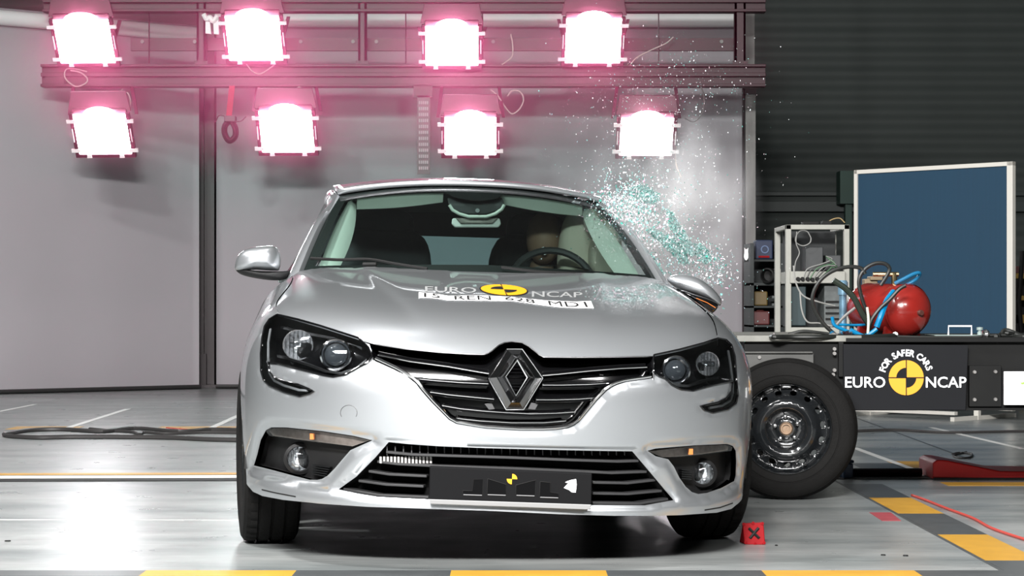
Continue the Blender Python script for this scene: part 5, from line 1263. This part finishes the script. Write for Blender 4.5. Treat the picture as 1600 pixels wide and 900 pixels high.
hose([(1250, 455), (1253, 485), (1262, 503), (1280, 505), (1300, 510)], .004, MATS['grey_wire'], 'second thin grey wire hanging from the rack down to the trolley', 9.9, 'wire', None, 'wire')
# solenoid block, blue cylinder, gearbox lump
o = MB().box(tuple(W(1351, 458, 10.25)), tuple(W(1367, 436, 10.33))).box(tuple(W(1360, 438, 10.23)), tuple(W(1374, 432, 10.33))).box(tuple(W(1355, 527, 10.25)), tuple(W(1361, 456, 10.29))).build('valve_block', mat('tan_block', (.14, .10, .055, 1), .5, noise=.3), None, bevel=.004); tag(o, 'tan valve block on a stand among the hoses, left of the red tank', 'valve block')
c = W(1317, 530, 10.0); c.z = TOP
o = MB().lathe([(0, 0), (.018, 0), (.018, .20), (.024, .20), (.024, .26), (.016, .27), (0, .27)], c, (0, 0, 1), 16).build('pneumatic_cylinder', mat('steel_blue', (.12, .22, .30, 1), .35, .4), None, True); tag(o, 'upright pale blue pneumatic cylinder with square head on the trolley', 'cylinder')
r = thing('fitting_cluster', (tx(1330), YT+.2, TOP), 'cluster of small metal and blue pipe fittings at the left of the trolley top', 'fittings')
for k in range(14):
    px = 1300+rng.uniform(0, 62); y = YT+.12+rng.uniform(0, .25); c = Vector((tx(px, y), y, TOP+.006+.02*rng.random()))
    d = Vector((rng.uniform(-1, 1), rng.uniform(-.5, .5), rng.uniform(-.2, .3))).normalized()
    MB().lathe([(0, -.02), (.007, -.02), (.007, -.008), (.011, -.007), (.011, .007), (.007, .008), (.007, .02), (0, .02)], c, d, 8).build('fitting', [M_GALV, M_BLUEH, M_DARKST, M_CHROME][k % 4], r, True)
for k, (px, lab) in enumerate(((1399, 'white round knob on the trolley below the red tank'),)):
    c = W(px, 523, 9.35); o = MB().lathe([(0, -.012), (.010, -.008), (.013, 0), (.010, .008), (0, .012)], (c.x, c.y, TOP+.02), (0, 0, 1), 14).tube([(c.x, c.y, TOP), (c.x, c.y, TOP+.01)], .006, 8).build('round_knob', M_WHITE, None, True); tag(o, lab, 'knob')
gb = thing('battery_case', (tx(1500, 9.6), 9.6, TOP), 'flat grey case with a wire handle and filler cap on the trolley', 'case')
M_GC = mat('grey_green_case', (.20, .25, .24, 1), .45, noise=.15)
b = MB(); A = [(1458, 523.5), (1540, 523.5), (1535, 531), (1490, 532), (1470, 529)]; b.prism([(tx(a, 9.55), 9.55, max(tz(c2, 9.55), TOP)) for a, c2 in A], (0, .22, 0)); b.build('case', M_GC, gb, bevel=.004)
b = MB(); b.tube([tuple(W(1482, 524, 9.6)), tuple(W(1482, 509.5, 9.6)), tuple(W(1518, 509.5, 9.6)), tuple(W(1518, 524, 9.6))], .0045, 8); b.build('handle', M_CLIP, gb, True)
c = W(1531, 523, 9.6); MB().lathe([(.012, -.004), (.012, .012), (.008, .014), (.008, .020), (.015, .022), (.015, .034), (0, .036)], c, (0, 0, 1), 16).build('filler_cap', M_GC, gb, True)
o = MB().lathe([(.001, -.018), (.016, -.012), (.022, 0), (.016, .012), (.001, .018)], (tx(1540, 9.3), 9.3, TOP+.022), (1, .3, 0), 16).build('chrome_ball_valve', M_CHROME, None, True); tag(o, 'shiny rounded metal valve on the trolley right of the grey case', 'valve')
o = MB()
for k in range(5): o.tube(crom([(tx(1548+k*6, 9.4), 9.3+.03*k, TOP+.012), (tx(1570, 9.4), 9.42-.02*k, TOP+.012+.014*(k % 3)), (tx(1590+4*k, 9.4), 9.3+.03*k, TOP+.012), (tx(1640, 9.4), 9.35+.02*k, TOP+.012)], 6), .009, 8)
tag(o.build('cable_bundle', M_HOSE, None, True), 'bundle of black cables lying on the trolley at the right edge', 'cable')

# ================================================================== BLUE BOARD, RACK, TOOLS
YA, YB = 16.4, 15.4
A = Vector(((1338-800)/F_PX*YA, YA, 0)); B = Vector(((1586-800)/F_PX*YB, YB, 0)); d = (B-A); ln = d.length; d.normalize(); n = Vector((d.y, -d.x, 0))
bd = thing('blue_board', (A+B)/2, 'tall blue board in a white frame standing behind the trolley', 'board')
zb, zt0 = .075, 1.915
def BP(s, z_, o_=0): return A+d*s+Vector((0, 0, z_))+n*o_
def bbox(s0, s1, z0, z1, o0, o1): return [BP(s0, z0, o0), BP(s1, z0, o0), BP(s1, z1, o0), BP(s0, z1, o0)], n*(o1-o0)
b = MB(); b.prism(*bbox(.02, ln-.02, zb+.02, zt0-.02, 0, .02)); b.build('panel', mat('board_blue', (.005, .037, .075, 1), .7, noise=.10, nscale=60, stretch=(1, 1, .02)), bd)
b = MB(); f = .04
for s0, s1, z0, z1 in ((0, f*.8, zb, zt0), (ln-f*1.25, ln, zb, zt0), (0, ln, zt0-f*.8, zt0), (0, ln, zb, zb+f)): b.prism(*bbox(s0, s1, z0, z1, -.01, .035))
b.build('frame', mat('white_frame', (.62, .60, .55, 1), .5), bd, bevel=.003)
b = MB()
for s0 in (.12, ln-.33):
    b.prism(*bbox(s0, s0+.04, 0, .075, 0, .035)); b.prism(*bbox(s0-.0, s0+.035, .0, .03, -.5, .35))
b.prism(*bbox(.14, ln-.3, .045, .07, .3, .34)); b.prism(*bbox(.14, ln-.3, .045, .07, -.5, -.46))
b.build('base_frame', MATS['white_frame'], bd)
# rack
YK = 13.6
M_RK = mat('rack_white', (.30, .30, .27, 1), .5, noise=.1)
rk = thing('equipment_rack', (rx(1278, YK), YK, 0), 'white metal equipment rack with cables, left of the blue board', 'rack')
def kb(b, x0, x1, y0, y1, o0=0, o1=.05): return b.box((rx(x0, YK), YK+o0, rz(y1, YK)), (rx(x1, YK), YK+o1, rz(y0, YK)))
zfl = 478+F_PX*CAM_H/YK
b = MB(); kb(b, 1228, 1236.5, 351, zfl); kb(b, 1319, 1327.5, 351, zfl); kb(b, 1228, 1327.5, 351, 358.5); kb(b, 1236, 1320, 511.5, 522); 
kb(b, 1228, 1236.5, 351, zfl, .55, .6); kb(b, 1319, 1327.5, 351, zfl, .55, .6); kb(b, 1228, 1236, 351, 358, .05, .55); kb(b, 1319, 1327, 351, 358, .05, .55)
b.build('frame', M_RK, rk, bevel=.003)
fp = MB(); kb(fp, 1234, 1320, 424, 442.5, -.02, .45); fp.build('control_unit', M_RK, rk, bevel=.003)
for px in (1246, 1253, 1261, 1268.5, 1276):
    MB().lathe([(0, -.03), (.012, -.03), (.014, 0)], (rx(px, YK), YK-.02, rz(436 if px != 1268.5 else 437, YK)), (0, 1, 0), 12).build('socket', M_BLK, rk, True)
b = MB(); kb(b, 1236, 1320, 358, 424, .40, .42); kb(b, 1236, 1320, 443, 511, .40, .42); b.build('dark_back_panel', mat('rack_dark', (.012, .014, .015, 1), .7), rk)
b = MB(); kb(b, 1262, 1290, 385, 423, .10, .35); kb(b, 1294, 1318, 398, 423, .1, .35); b.build('instrument', mat('inst_dark', (.03, .033, .035, 1), .5, noise=.4), rk, bevel=.006)
b = MB(); kb(b, 1238, 1262, 446, 509, .08, .38); b.build('cabinet_module', mat('dark_teal', (.02, .04, .045, 1), .6), rk, bevel=.005)
b = MB(); kb(b, 1290, 1318, 445, 511, .06, .36); b.build('power_supply', mat('psu_grey', (.09, .10, .10, 1), .6, noise=.5, nscale=30), rk, bevel=.005)
for k in range(4):
    b = MB(); kb(b, 1292, 1316, 470+k*9, 473+k*9, .05, .07); b.build('psu_slot', M_BLK, rk)
b = MB(); kb(b, 1286, 1300, 345, 351, 0, .1); kb(b, 1255, 1280, 346, 351, 0, .12); b.build('top_box', M_BLK, rk, bevel=.003)
M_W = mat('thin_white_wire', (.22, .22, .21, 1), .5)
def wire(pts, Y, label, m=M_W, r_=.0035, parent=None, nm_='wire'):
    P = crom([tuple(W(a, c2, Y)) for a, c2 in pts], 7); o = MB().tube(P, r_, 6).build(nm_, m, parent, True); return o
wire([(1247+12*math.cos(t_)*(1+.1*math.sin(3*t_))+8, 372+12*math.sin(t_)) for t_ in np.linspace(0, 4.2*PI, 26)], YK+.02, '', parent=rk, nm_='coiled_cable')
wire([(1245, 362), (1244, 380), (1249, 395), (1243, 410), (1241, 430)], YK+.0, '', parent=rk, nm_='hanging_cable')
wire([(1290, 350), (1300, 343), (1312, 341), (1320, 348)], YK+.02, '', mat('tan_wire', (.35, .25, .12, 1), .5), parent=rk, nm_='top_wire')
for k in range(6): wire([(1255+k*5, 436), (1262+k*7, 420), (1285+k*3, 412+k), (1300+k*2, 405+3*k), (1290, 400)], YK-.04, '', [M_W, M_HOSE, mat('green_wire', (.05, .14, .06, 1), .5)][k % 3], parent=rk, nm_='patch_cable')
# fan box on its stand left of the rack, stack of boxes
YF = 15.5
def fb(b, x0, x1, y0, y1, o0=0, o1=.3): return b.box((rx(x0, YF), YF+o0, rz(y1, YF)), (rx(x1, YF), YF+o1, rz(y0, YF)))
sh = thing('tool_shelf', (rx(1202, YF), YF, 0), 'dark shelf unit with tools between the galvanised post and the white rack', 'shelf')
b = MB(); fb(b, 1172, 1178, 380, 478+F_PX*CAM_H/YF, .0, .4); fb(b, 1220, 1226, 380, 478+F_PX*CAM_H/YF, .0, .4); fb(b, 1172, 1226, 442, 446, .0, .4); fb(b, 1172, 1226, 478, 481, 0, .4); fb(b, 1172, 1226, 508, 511, 0, .4); fb(b, 1172, 1226, 405, 408, .1, .4); fb(b, 1172, 1226, 380, 525, .4, .42)
b.build('frame', mat('shelf_dark', (.014, .018, .018, 1), .7), sh)
fn_ = thing('white_fan_box', (rx(1205, YF), YF, rz(442, YF)), 'white square box with a round black opening on the dark shelf', 'fan')
b = MB(); fb(b, 1198, 1222, 420, 441.6, .0, .25); b.build('case', M_RK, fn_, bevel=.008)
MB().lathe([(.0, 0), (.055, 0), (.055, .08), (.045, .085), (.04, .03), (0, .02)], (rx(1204, YF), YF, rz(430.5, YF)), (-.5, -1, 0), 24).build('round_motor', M_BLK, fn_, True)
bx = MB(); fb(bx, 1184, 1211, 374, 404.6, .12, .3); bx = bx.build('blue_wall_box', mat('dark_blue_box', (.006, .014, .045, 1), .6), None, bevel=.01); tag(bx, 'dark blue box with a round emblem on the shelf behind the galvanised post', 'box')
MB().lathe([(.022, 0), (.03, 0), (.03, .006), (.022, .006)], (rx(1198, YF), YF+.12, rz(389, YF)), (0, -1, 0), 20).build('ring_mark', mat('ring_blue', (.06, .10, .2, 1), .5), bx, True)
b = MB(); fb(b, 1188, 1205, 399, 402, .11, .12); b.build('red_stripe', MATS['red_plastic'], bx)
b = MB(); fb(b, 1180, 1201, 455, 477.7, .05, .3); tag(b.build('yellow_box', mat('dull_yellow_box', (.08, .05, .008, 1), .5, noise=.3), None, bevel=.01), 'dull yellow box on the dark shelf below the fan box', 'box')
b = MB(); fb(b, 1178, 1204, 486, 507.7, .05, .3); fb(b, 1184, 1196, 483, 487, .08, .2); tag(b.build('red_box', mat('dull_red_box', (.07, .008, .008, 1), .5, noise=.3), None, bevel=.01), 'dull red box on the dark shelf below the yellow box', 'box')
b = MB(); fb(b, 1208, 1222, 462, 466, .05, .2); fb(b, 1219, 1222, 462, 477.6, .05, .2); fb(b, 1208, 1211, 474, 477.6, .05, .2); tag(b.build('angle_clamp', MATS['psu_grey'], None), 'grey metal angle clamp on the shelf right of the yellow box', 'clamp')
b = MB(); fb(b, 1213, 1226, 381, 394, .1, .25); tag(b.build('black_box', M_BLK, None, bevel=.005), 'black box high on the shelf, left of the rack', 'box')
# yellow / black things right of the board, partly out of frame
YQ = 17.2
tl = thing('tool_trolley', (rx(1605, YQ), YQ, 0), 'dark trolley with yellow and red trays, right of the blue board at the picture edge', 'trolley')
def qb(b, x0, x1, y0, y1, o0=0, o1=.4): return b.box((rx(x0, YQ), YQ+o0, rz(y1, YQ)), (rx(x1, YQ), YQ+o1, rz(y0, YQ)))
b = MB(); 
for y0, y1 in ((427, 435), (462, 469), (492, 505), (625, 635)): qb(b, 1588, 1640, y0, y1)
b.build('yellow_tray', mat('tray_yellow', (.22, .13, .006, 1), .5), tl)
b = MB(); qb(b, 1588, 1640, 416, 426.5); b.build('red_tray', MATS['dull_red_box'], tl)
b = MB(); qb(b, 1586, 1592, 436, 478+F_PX*CAM_H/YQ, 0, .05); qb(b, 1640, 1646, 400, 478+F_PX*CAM_H/YQ, 0, .05); qb(b, 1592, 1640, 435, 520, .3, .35); b.tube([tuple(W(1597, 392, YQ)), tuple(W(1596, 420, YQ)), tuple(W(1592, 470, YQ)), tuple(W(1596, 520, YQ))], .02, 8); b.build('frame', M_BLK, tl)

# ================================================================== DUMMY, GLASS, DUST
dm = thing('crash_test_dummy', L2W((.36, 2.62, .55)), 'tan crash test dummy in the driver seat, seen dimly through the windscreen', 'dummy')
M_DUM = mat('dummy_vinyl', (.22, .13, .085, 1), .6, noise=.1)
hc = PV([(850, 372)], 2.55)[0]
hd = blob('head', tuple(hc), (.078, .098, .115), M_DUM, dm, 2.2)
blob('torso', (hc[0], 2.68, .80), (.20, .12, .22), mat('dummy_shirt', (.16, .09, .07, 1), .8), dm, 2.8); blob('neck', (hc[0], 2.62, hc[2]-.14), (.055, .055, .06), M_DUM, dm, 2.2)
b = MB(); 
for s in (-1, 1): blob('arm', (hc[0]+s*.22, 2.45, .80), (.05, .18, .05), MATS['dummy_shirt'], dm, 2.4)
cc = PV([(850, 392)], 2.45)[0]; b = MB(); b2 = MB()
for a0 in range(4):
    P = [tuple(L2W(cc+np.array((0, 0, 0))))]+[tuple(L2W(cc+np.array((.018*math.cos(t2), 0, .018*math.sin(t2))))) for t2 in np.linspace(a0*PI/2, a0*PI/2+PI/2, 6)]
    (b if a0 % 2 else b2).prism(P, (0, .001, 0))
b.build('marker_white', M_WHITE, hd); b2.build('marker_black', M_BLK, hd)

def shard_mat():
    m = bpy.data.materials.new('broken_glass'); m.use_nodes = True; nt = m.node_tree; b = nt.nodes['Principled BSDF']; L = nt.links.new
    oi = nt.nodes.new('ShaderNodeObjectInfo'); ge = nt.nodes.new('ShaderNodeNewGeometry'); ad = nt.nodes.new('ShaderNodeMath'); ad.operation = 'ADD'
    L(oi.outputs['Random'], ad.inputs[0]); L(ge.outputs['Random Per Island'], ad.inputs[1]); fr = nt.nodes.new('ShaderNodeMath'); fr.operation = 'FRACT'; L(ad.outputs[0], fr.inputs[0])
    cr = nt.nodes.new('ShaderNodeValToRGB'); cr.color_ramp.interpolation = 'CONSTANT'; e = cr.color_ramp.elements
    cols = [(0, (.22, .50, .46, 1)), (.25, (.85, .9, .9, 1)), (.45, (.10, .32, .28, 1)), (.6, (.75, .62, .68, 1)), (.72, (.38, .55, .62, 1)), (.86, (.95, .95, 1, 1))]
    e[0].position = 0; e[0].color = cols[0][1]; e[1].position = cols[1][0]; e[1].color = cols[1][1]
    for p_, c2 in cols[2:]: x = e.new(p_); x.color = c2
    L(fr.outputs[0], cr.inputs[0]); L(cr.outputs[0], b.inputs['Base Color']); b.inputs['Roughness'].default_value = .08; b.inputs['Coat Weight'].default_value = .5
    b.inputs['Transmission Weight'].default_value = .25; b.inputs['Specular IOR Level'].default_value = .8
    return m
M_SH = shard_mat()
M_SHG = M_SH.copy(); M_SHG.name = 'broken_green_glass'
for e_, c_ in zip([n_ for n_ in M_SHG.node_tree.nodes if n_.type == 'VALTORGB'][0].color_ramp.elements, [(.10, .36, .32, 1), (.25, .55, .5, 1), (.05, .20, .18, 1), (.35, .5, .5, 1), (.12, .42, .36, 1), (.8, .9, .9, 1)]): e_.color = c_
# distribution of the spray: (px, py, sx, sy, weight, big)
CL = [(985, 318, 30, 22, 32, 1), (1000, 345, 38, 20, 14, 1), (1040, 372, 26, 14, 9, .9), (1110, 415, 16, 20, 9, .9), (1070, 436, 35, 10, 8, .8), (1050, 410, 30, 12, 4, .8),
      (1010, 270, 60, 45, 10, .4), (1030, 200, 70, 60, 10, .3), (1060, 130, 60, 35, 8, .3), (940, 150, 50, 30, 3, .25), (1120, 470, 60, 40, 3, .4), (1080, 330, 55, 60, 6, .4), (940, 430, 60, 20, 1.5, .3)]
wts = np.array([c2[4] for c2 in CL]); wts = wts/wts.sum()
def spray(N):
    out = []
    for k in range(N):
        ci = rng.choice(len(CL), p=wts); c2 = CL[ci]; x, y = c2[0]+rng.normal()*c2[2], c2[1]+rng.normal()*c2[3]; Y = 8.95+rng.normal()*.22
        s = (.0013+.0040*rng.random()**2)*(.5+c2[5]) if rng.random() < .85 else (.004+.003*rng.random())*(.4+c2[5]*.7)
        out.append((W(x, y, Y), s, ci))
    return out
pts = spray(6500); pts.sort(key=lambda p: -p[1])
protos = []
for k in range(5):
    n = rng.integers(4, 7); a = np.sort(rng.uniform(0, 2*PI, n)); rr = rng.uniform(.6, 1.1, n); th = .35
    b = MB(); b.prism([(rr[i]*math.cos(a[i]), -th/2, rr[i]*math.sin(a[i])) for i in range(n)], (0, th, 0))
    protos.append((np.array(b.v), b.f))
def clear_of_car(p):
    l = W2L(np.array(p)); return Fb(l[0], l[1], l[2]) > .05 or l[1] > 1.6
LAB = 'small greenish glass crumb flying in the shattered side window spray beside the roof pillar'
SB = 'around the hanging crazed strips of window'; SCc = 'in the ragged clump at the far right'; SDd = 'just above the folded door mirror'; SE = 'high in the spray around the lower lamp'; SF = 'straying right of or below the spray'
SL = [None, None, SB, SCc, SDd, SDd, SE, SE, SE, SE, SF, SB, SF]
SHC = ['dark green', 'pale aqua', 'white', 'pinkish']
SHM = [mat('shard_'+n_.replace(' ', '_'), c_, .08, coat=.6) for n_, c_ in zip(SHC, [(.05, .26, .21, 1), (.32, .62, .58, 1), (.9, .92, .95, 1), (.75, .45, .58, 1)])]
first = [None]*5; i = 0; used = 0; rest = MB()
for p, s, ci in pts:
    if used < 300:
        if abs(W2L(np.array(p))[0]) < .86: p = p+Vector((.25, 0, 0))*0+Vector((max(0, .88-abs(W2L(np.array(p))[0])), 0, 0))*0
        k = used % 5
        if first[k] is None:
            me = bpy.data.meshes.new('glass_shard'); me.from_pydata([tuple(v) for v in protos[k][0]], [], protos[k][1]); me.materials.append(M_SH); me.update()
            o = bpy.data.objects.new('glass_shard', me); first[k] = o
        else: o = first[k].copy()
        COL.objects.link(o)
        o.location = p; o.scale = (s, s, s); o.rotation_euler = tuple(rng.uniform(0, 6.28, 3)); mi_ = int(rng.integers(0, 4)); first_m = SHM[mi_]; l_ = W2L(np.array(p)); cx_, cy_ = 800+F_PX*p.x/p.y, HOR-F_PX*(p.z-CAM_H)/p.y
        if ci <= 1:
            wh_ = 'at the top of the dense cloud' if cy_ < 300 else 'at the left end of the dense cloud beside the roof' if cx_ < 965 else 'at the right end of the dense cloud' if cx_ > 1010 else 'low in the dense cloud near the roof pillar' if cy_ > 335 else 'in the middle of the dense cloud'
        else: wh_ = SL[ci]
        LAB = '%s glass crumb %s' % (SHC[mi_], wh_); tag(o, LAB, 'glass', '%s shards %s' % (SHC[mi_], wh_))
        o.material_slots[0].link = 'OBJECT'; o.material_slots[0].material = first_m; used += 1
    else:
        k = int(rng.integers(0, 5)); q3 = Matrix.Rotation(rng.uniform(0, 6.28), 3, 'X') @ Matrix.Rotation(rng.uniform(0, 6.28), 3, 'Z')
        rest.add([tuple(p+(q3@Vector(tuple(v)))*s) for v in protos[k][0]], protos[k][1])
o = rest.build('glass_dust', M_SH); tag(o, 'fine glittering glass dust sprayed around the shattered side window', 'glass dust', None, 'stuff')
# coherent pieces of crazed window
M_CRZ = mat('crazed_green_glass', (.30, .48, .46, 1), .2, noise=.75, nscale=90, bump=1, bscale=120)
M_CRZ.node_tree.nodes['Principled BSDF'].inputs['Alpha'].default_value = .38
zg = lambda L: zp(L, 900, 140, 2.5)
def sheet(poly, Y0, Y1, label):
    poly = np.array(poly, float); lo, hi = poly.min(0), poly.max(0); q, T = cdt([(poly, True)], lo[0], hi[0], lo[1], hi[1], 3, 3); cen = q[T].mean(1); qq, tt = sub(q, T, inpoly(cen, poly))
    t_ = (qq[:, 0]-lo[0])/(hi[0]-lo[0]); V = [tuple(W(a, c2, Y0+(Y1-Y0)*k+rng.normal()*.006)) for (a, c2), k in zip(qq, t_)]
    o = mk('window_fragment', V, [tuple(x) for x in tt], M_CRZ); o.modifiers.new('thick', 'SOLIDIFY').thickness = .004
    cb = MB(); area_ = max(40, int(len(tt)*2.2))
    for k in range(area_):
        t4 = tt[rng.integers(0, len(tt))]; w3 = rng.dirichlet((1, 1, 1)); p = sum((Vector(V[t4[j]])*float(w3[j]) for j in range(3)), Vector((0, 0, 0)))+Vector(rng.normal(size=3)*.004)
        kk = int(rng.integers(0, 5)); q3 = Matrix.Rotation(rng.uniform(0, 6.28), 3, 'X') @ Matrix.Rotation(rng.uniform(0, 6.28), 3, 'Z'); s = rng.uniform(.002, .0055)
        cb.add([tuple(p+(q3@Vector(tuple(v)))*s) for v in protos[kk][0]], protos[kk][1])
    cb = cb.build('crumbs', M_SHG, o); cb['kind'] = 'stuff'
    return tag(o, label, 'glass', 'crazed pieces of the side window')
sheet(zg([(352, 462), (375, 480), (400, 520), (440, 580), (468, 645), (450, 655), (425, 630), (395, 580), (365, 535), (358, 500)]), 8.85, 9.0, 'long upper strip of crazed green window glass hanging in the air')
sheet(zg([(272, 545), (300, 540), (345, 565), (400, 590), (430, 630), (440, 675), (420, 690), (395, 660), (350, 620), (320, 590)]), 8.8, 9.0, 'lower wider strip of crazed green window glass hanging in the air')
sheet(zg([(265, 622), (300, 650), (325, 690), (345, 720), (330, 738), (300, 690), (275, 650)]), 8.5, 8.6, 'triangular crazed glass piece left standing behind the roof pillar and door mirror')
sheet(zg([(455, 600), (490, 605), (520, 630), (530, 665), (505, 685), (480, 660), (470, 640)]), 8.95, 9.05, 'ragged clump of green glass at the far right end of the spray')
sheet(zg([(205, 385), (250, 372), (300, 390), (330, 420), (300, 450), (260, 440), (225, 425)]), 8.85, 9.0, 'loose crazed green glass patch in the densest part of the spray above the roof pillar')
# white scrap flying in front of the galvanised post
c = W(1166, 407, 9.6); o = blob('x', (0, 0, 0), (.01, .006, .024), M_WHITE, None, 2.2); o.name = 'white_scrap'
V = [v.co.copy() for v in o.data.vertices]
for v in o.data.vertices: v.co = v.co*(1+.35*math.sin(v.co.z*400)*math.cos(v.co.x*500))
o.location = c; tag(o, 'small white scrap flying in front of the galvanised post', 'scrap')

# airbag smoke drifting out of the broken window
def smoke(name, c, rad_, dens, col, label, nscale, Y0=.42, kind='stuff'):
    m = bpy.data.materials.new(name); m.use_nodes = True; nt = m.node_tree; nt.nodes.clear(); L = nt.links.new
    out = nt.nodes.new('ShaderNodeOutputMaterial'); v = nt.nodes.new('ShaderNodeVolumeScatter'); v.inputs['Color'].default_value = col; v.inputs['Anisotropy'].default_value = .0
    tc_ = nt.nodes.new('ShaderNodeTexCoord'); n = nt.nodes.new('ShaderNodeTexNoise'); n.inputs['Scale'].default_value = nscale; n.inputs['Detail'].default_value = 4
    L(tc_.outputs['Object'], n.inputs[0])
    mr = nt.nodes.new('ShaderNodeMapRange'); mr.inputs['From Min'].default_value = Y0; mr.inputs['From Max'].default_value = .7; L(n.outputs[0], mr.inputs[0])
    ln = nt.nodes.new('ShaderNodeVectorMath'); ln.operation = 'LENGTH'; L(tc_.outputs['Object'], ln.inputs[0])
    f = nt.nodes.new('ShaderNodeMapRange'); f.inputs['From Min'].default_value = 1.0; f.inputs['From Max'].default_value = .25; f.interpolation_type = 'SMOOTHSTEP'; L(ln.outputs['Value'], f.inputs[0])
    mu = nt.nodes.new('ShaderNodeMath'); mu.operation = 'MULTIPLY'; L(mr.outputs[0], mu.inputs[0]); L(f.outputs[0], mu.inputs[1])
    m2 = nt.nodes.new('ShaderNodeMath'); m2.operation = 'MULTIPLY'; m2.inputs[1].default_value = dens; L(mu.outputs[0], m2.inputs[0])
    L(m2.outputs[0], v.inputs['Density']); L(v.outputs[0], out.inputs['Volume'])
    bm = bmesh.new(); bmesh.ops.create_icosphere(bm, subdivisions=3, radius=1.0); me = bpy.data.meshes.new(name); bm.to_mesh(me); bm.free(); me.materials.append(m)
    o = bpy.data.objects.new(name, me); COL.objects.link(o); o.location = c; o.scale = rad_
    return tag(o, label, 'smoke', None, kind)
smoke('airbag_smoke', W(1045, 335, 9.15), (.44, .38, .62), 5.0, (.85, .84, .88, 1), 'pale smoke and dust drifting out of the broken side window', 2.2)

smoke('lamp_bloom', (rx(520), 19.2, rz(95)), (4.7, .62, 1.3), .72, (1.0, .16, .36, 1), 'added pinkish haze volume standing in for lens bloom around the flood lamps', .6, .05)  # pink volume added to imitate lens bloom around the lamps
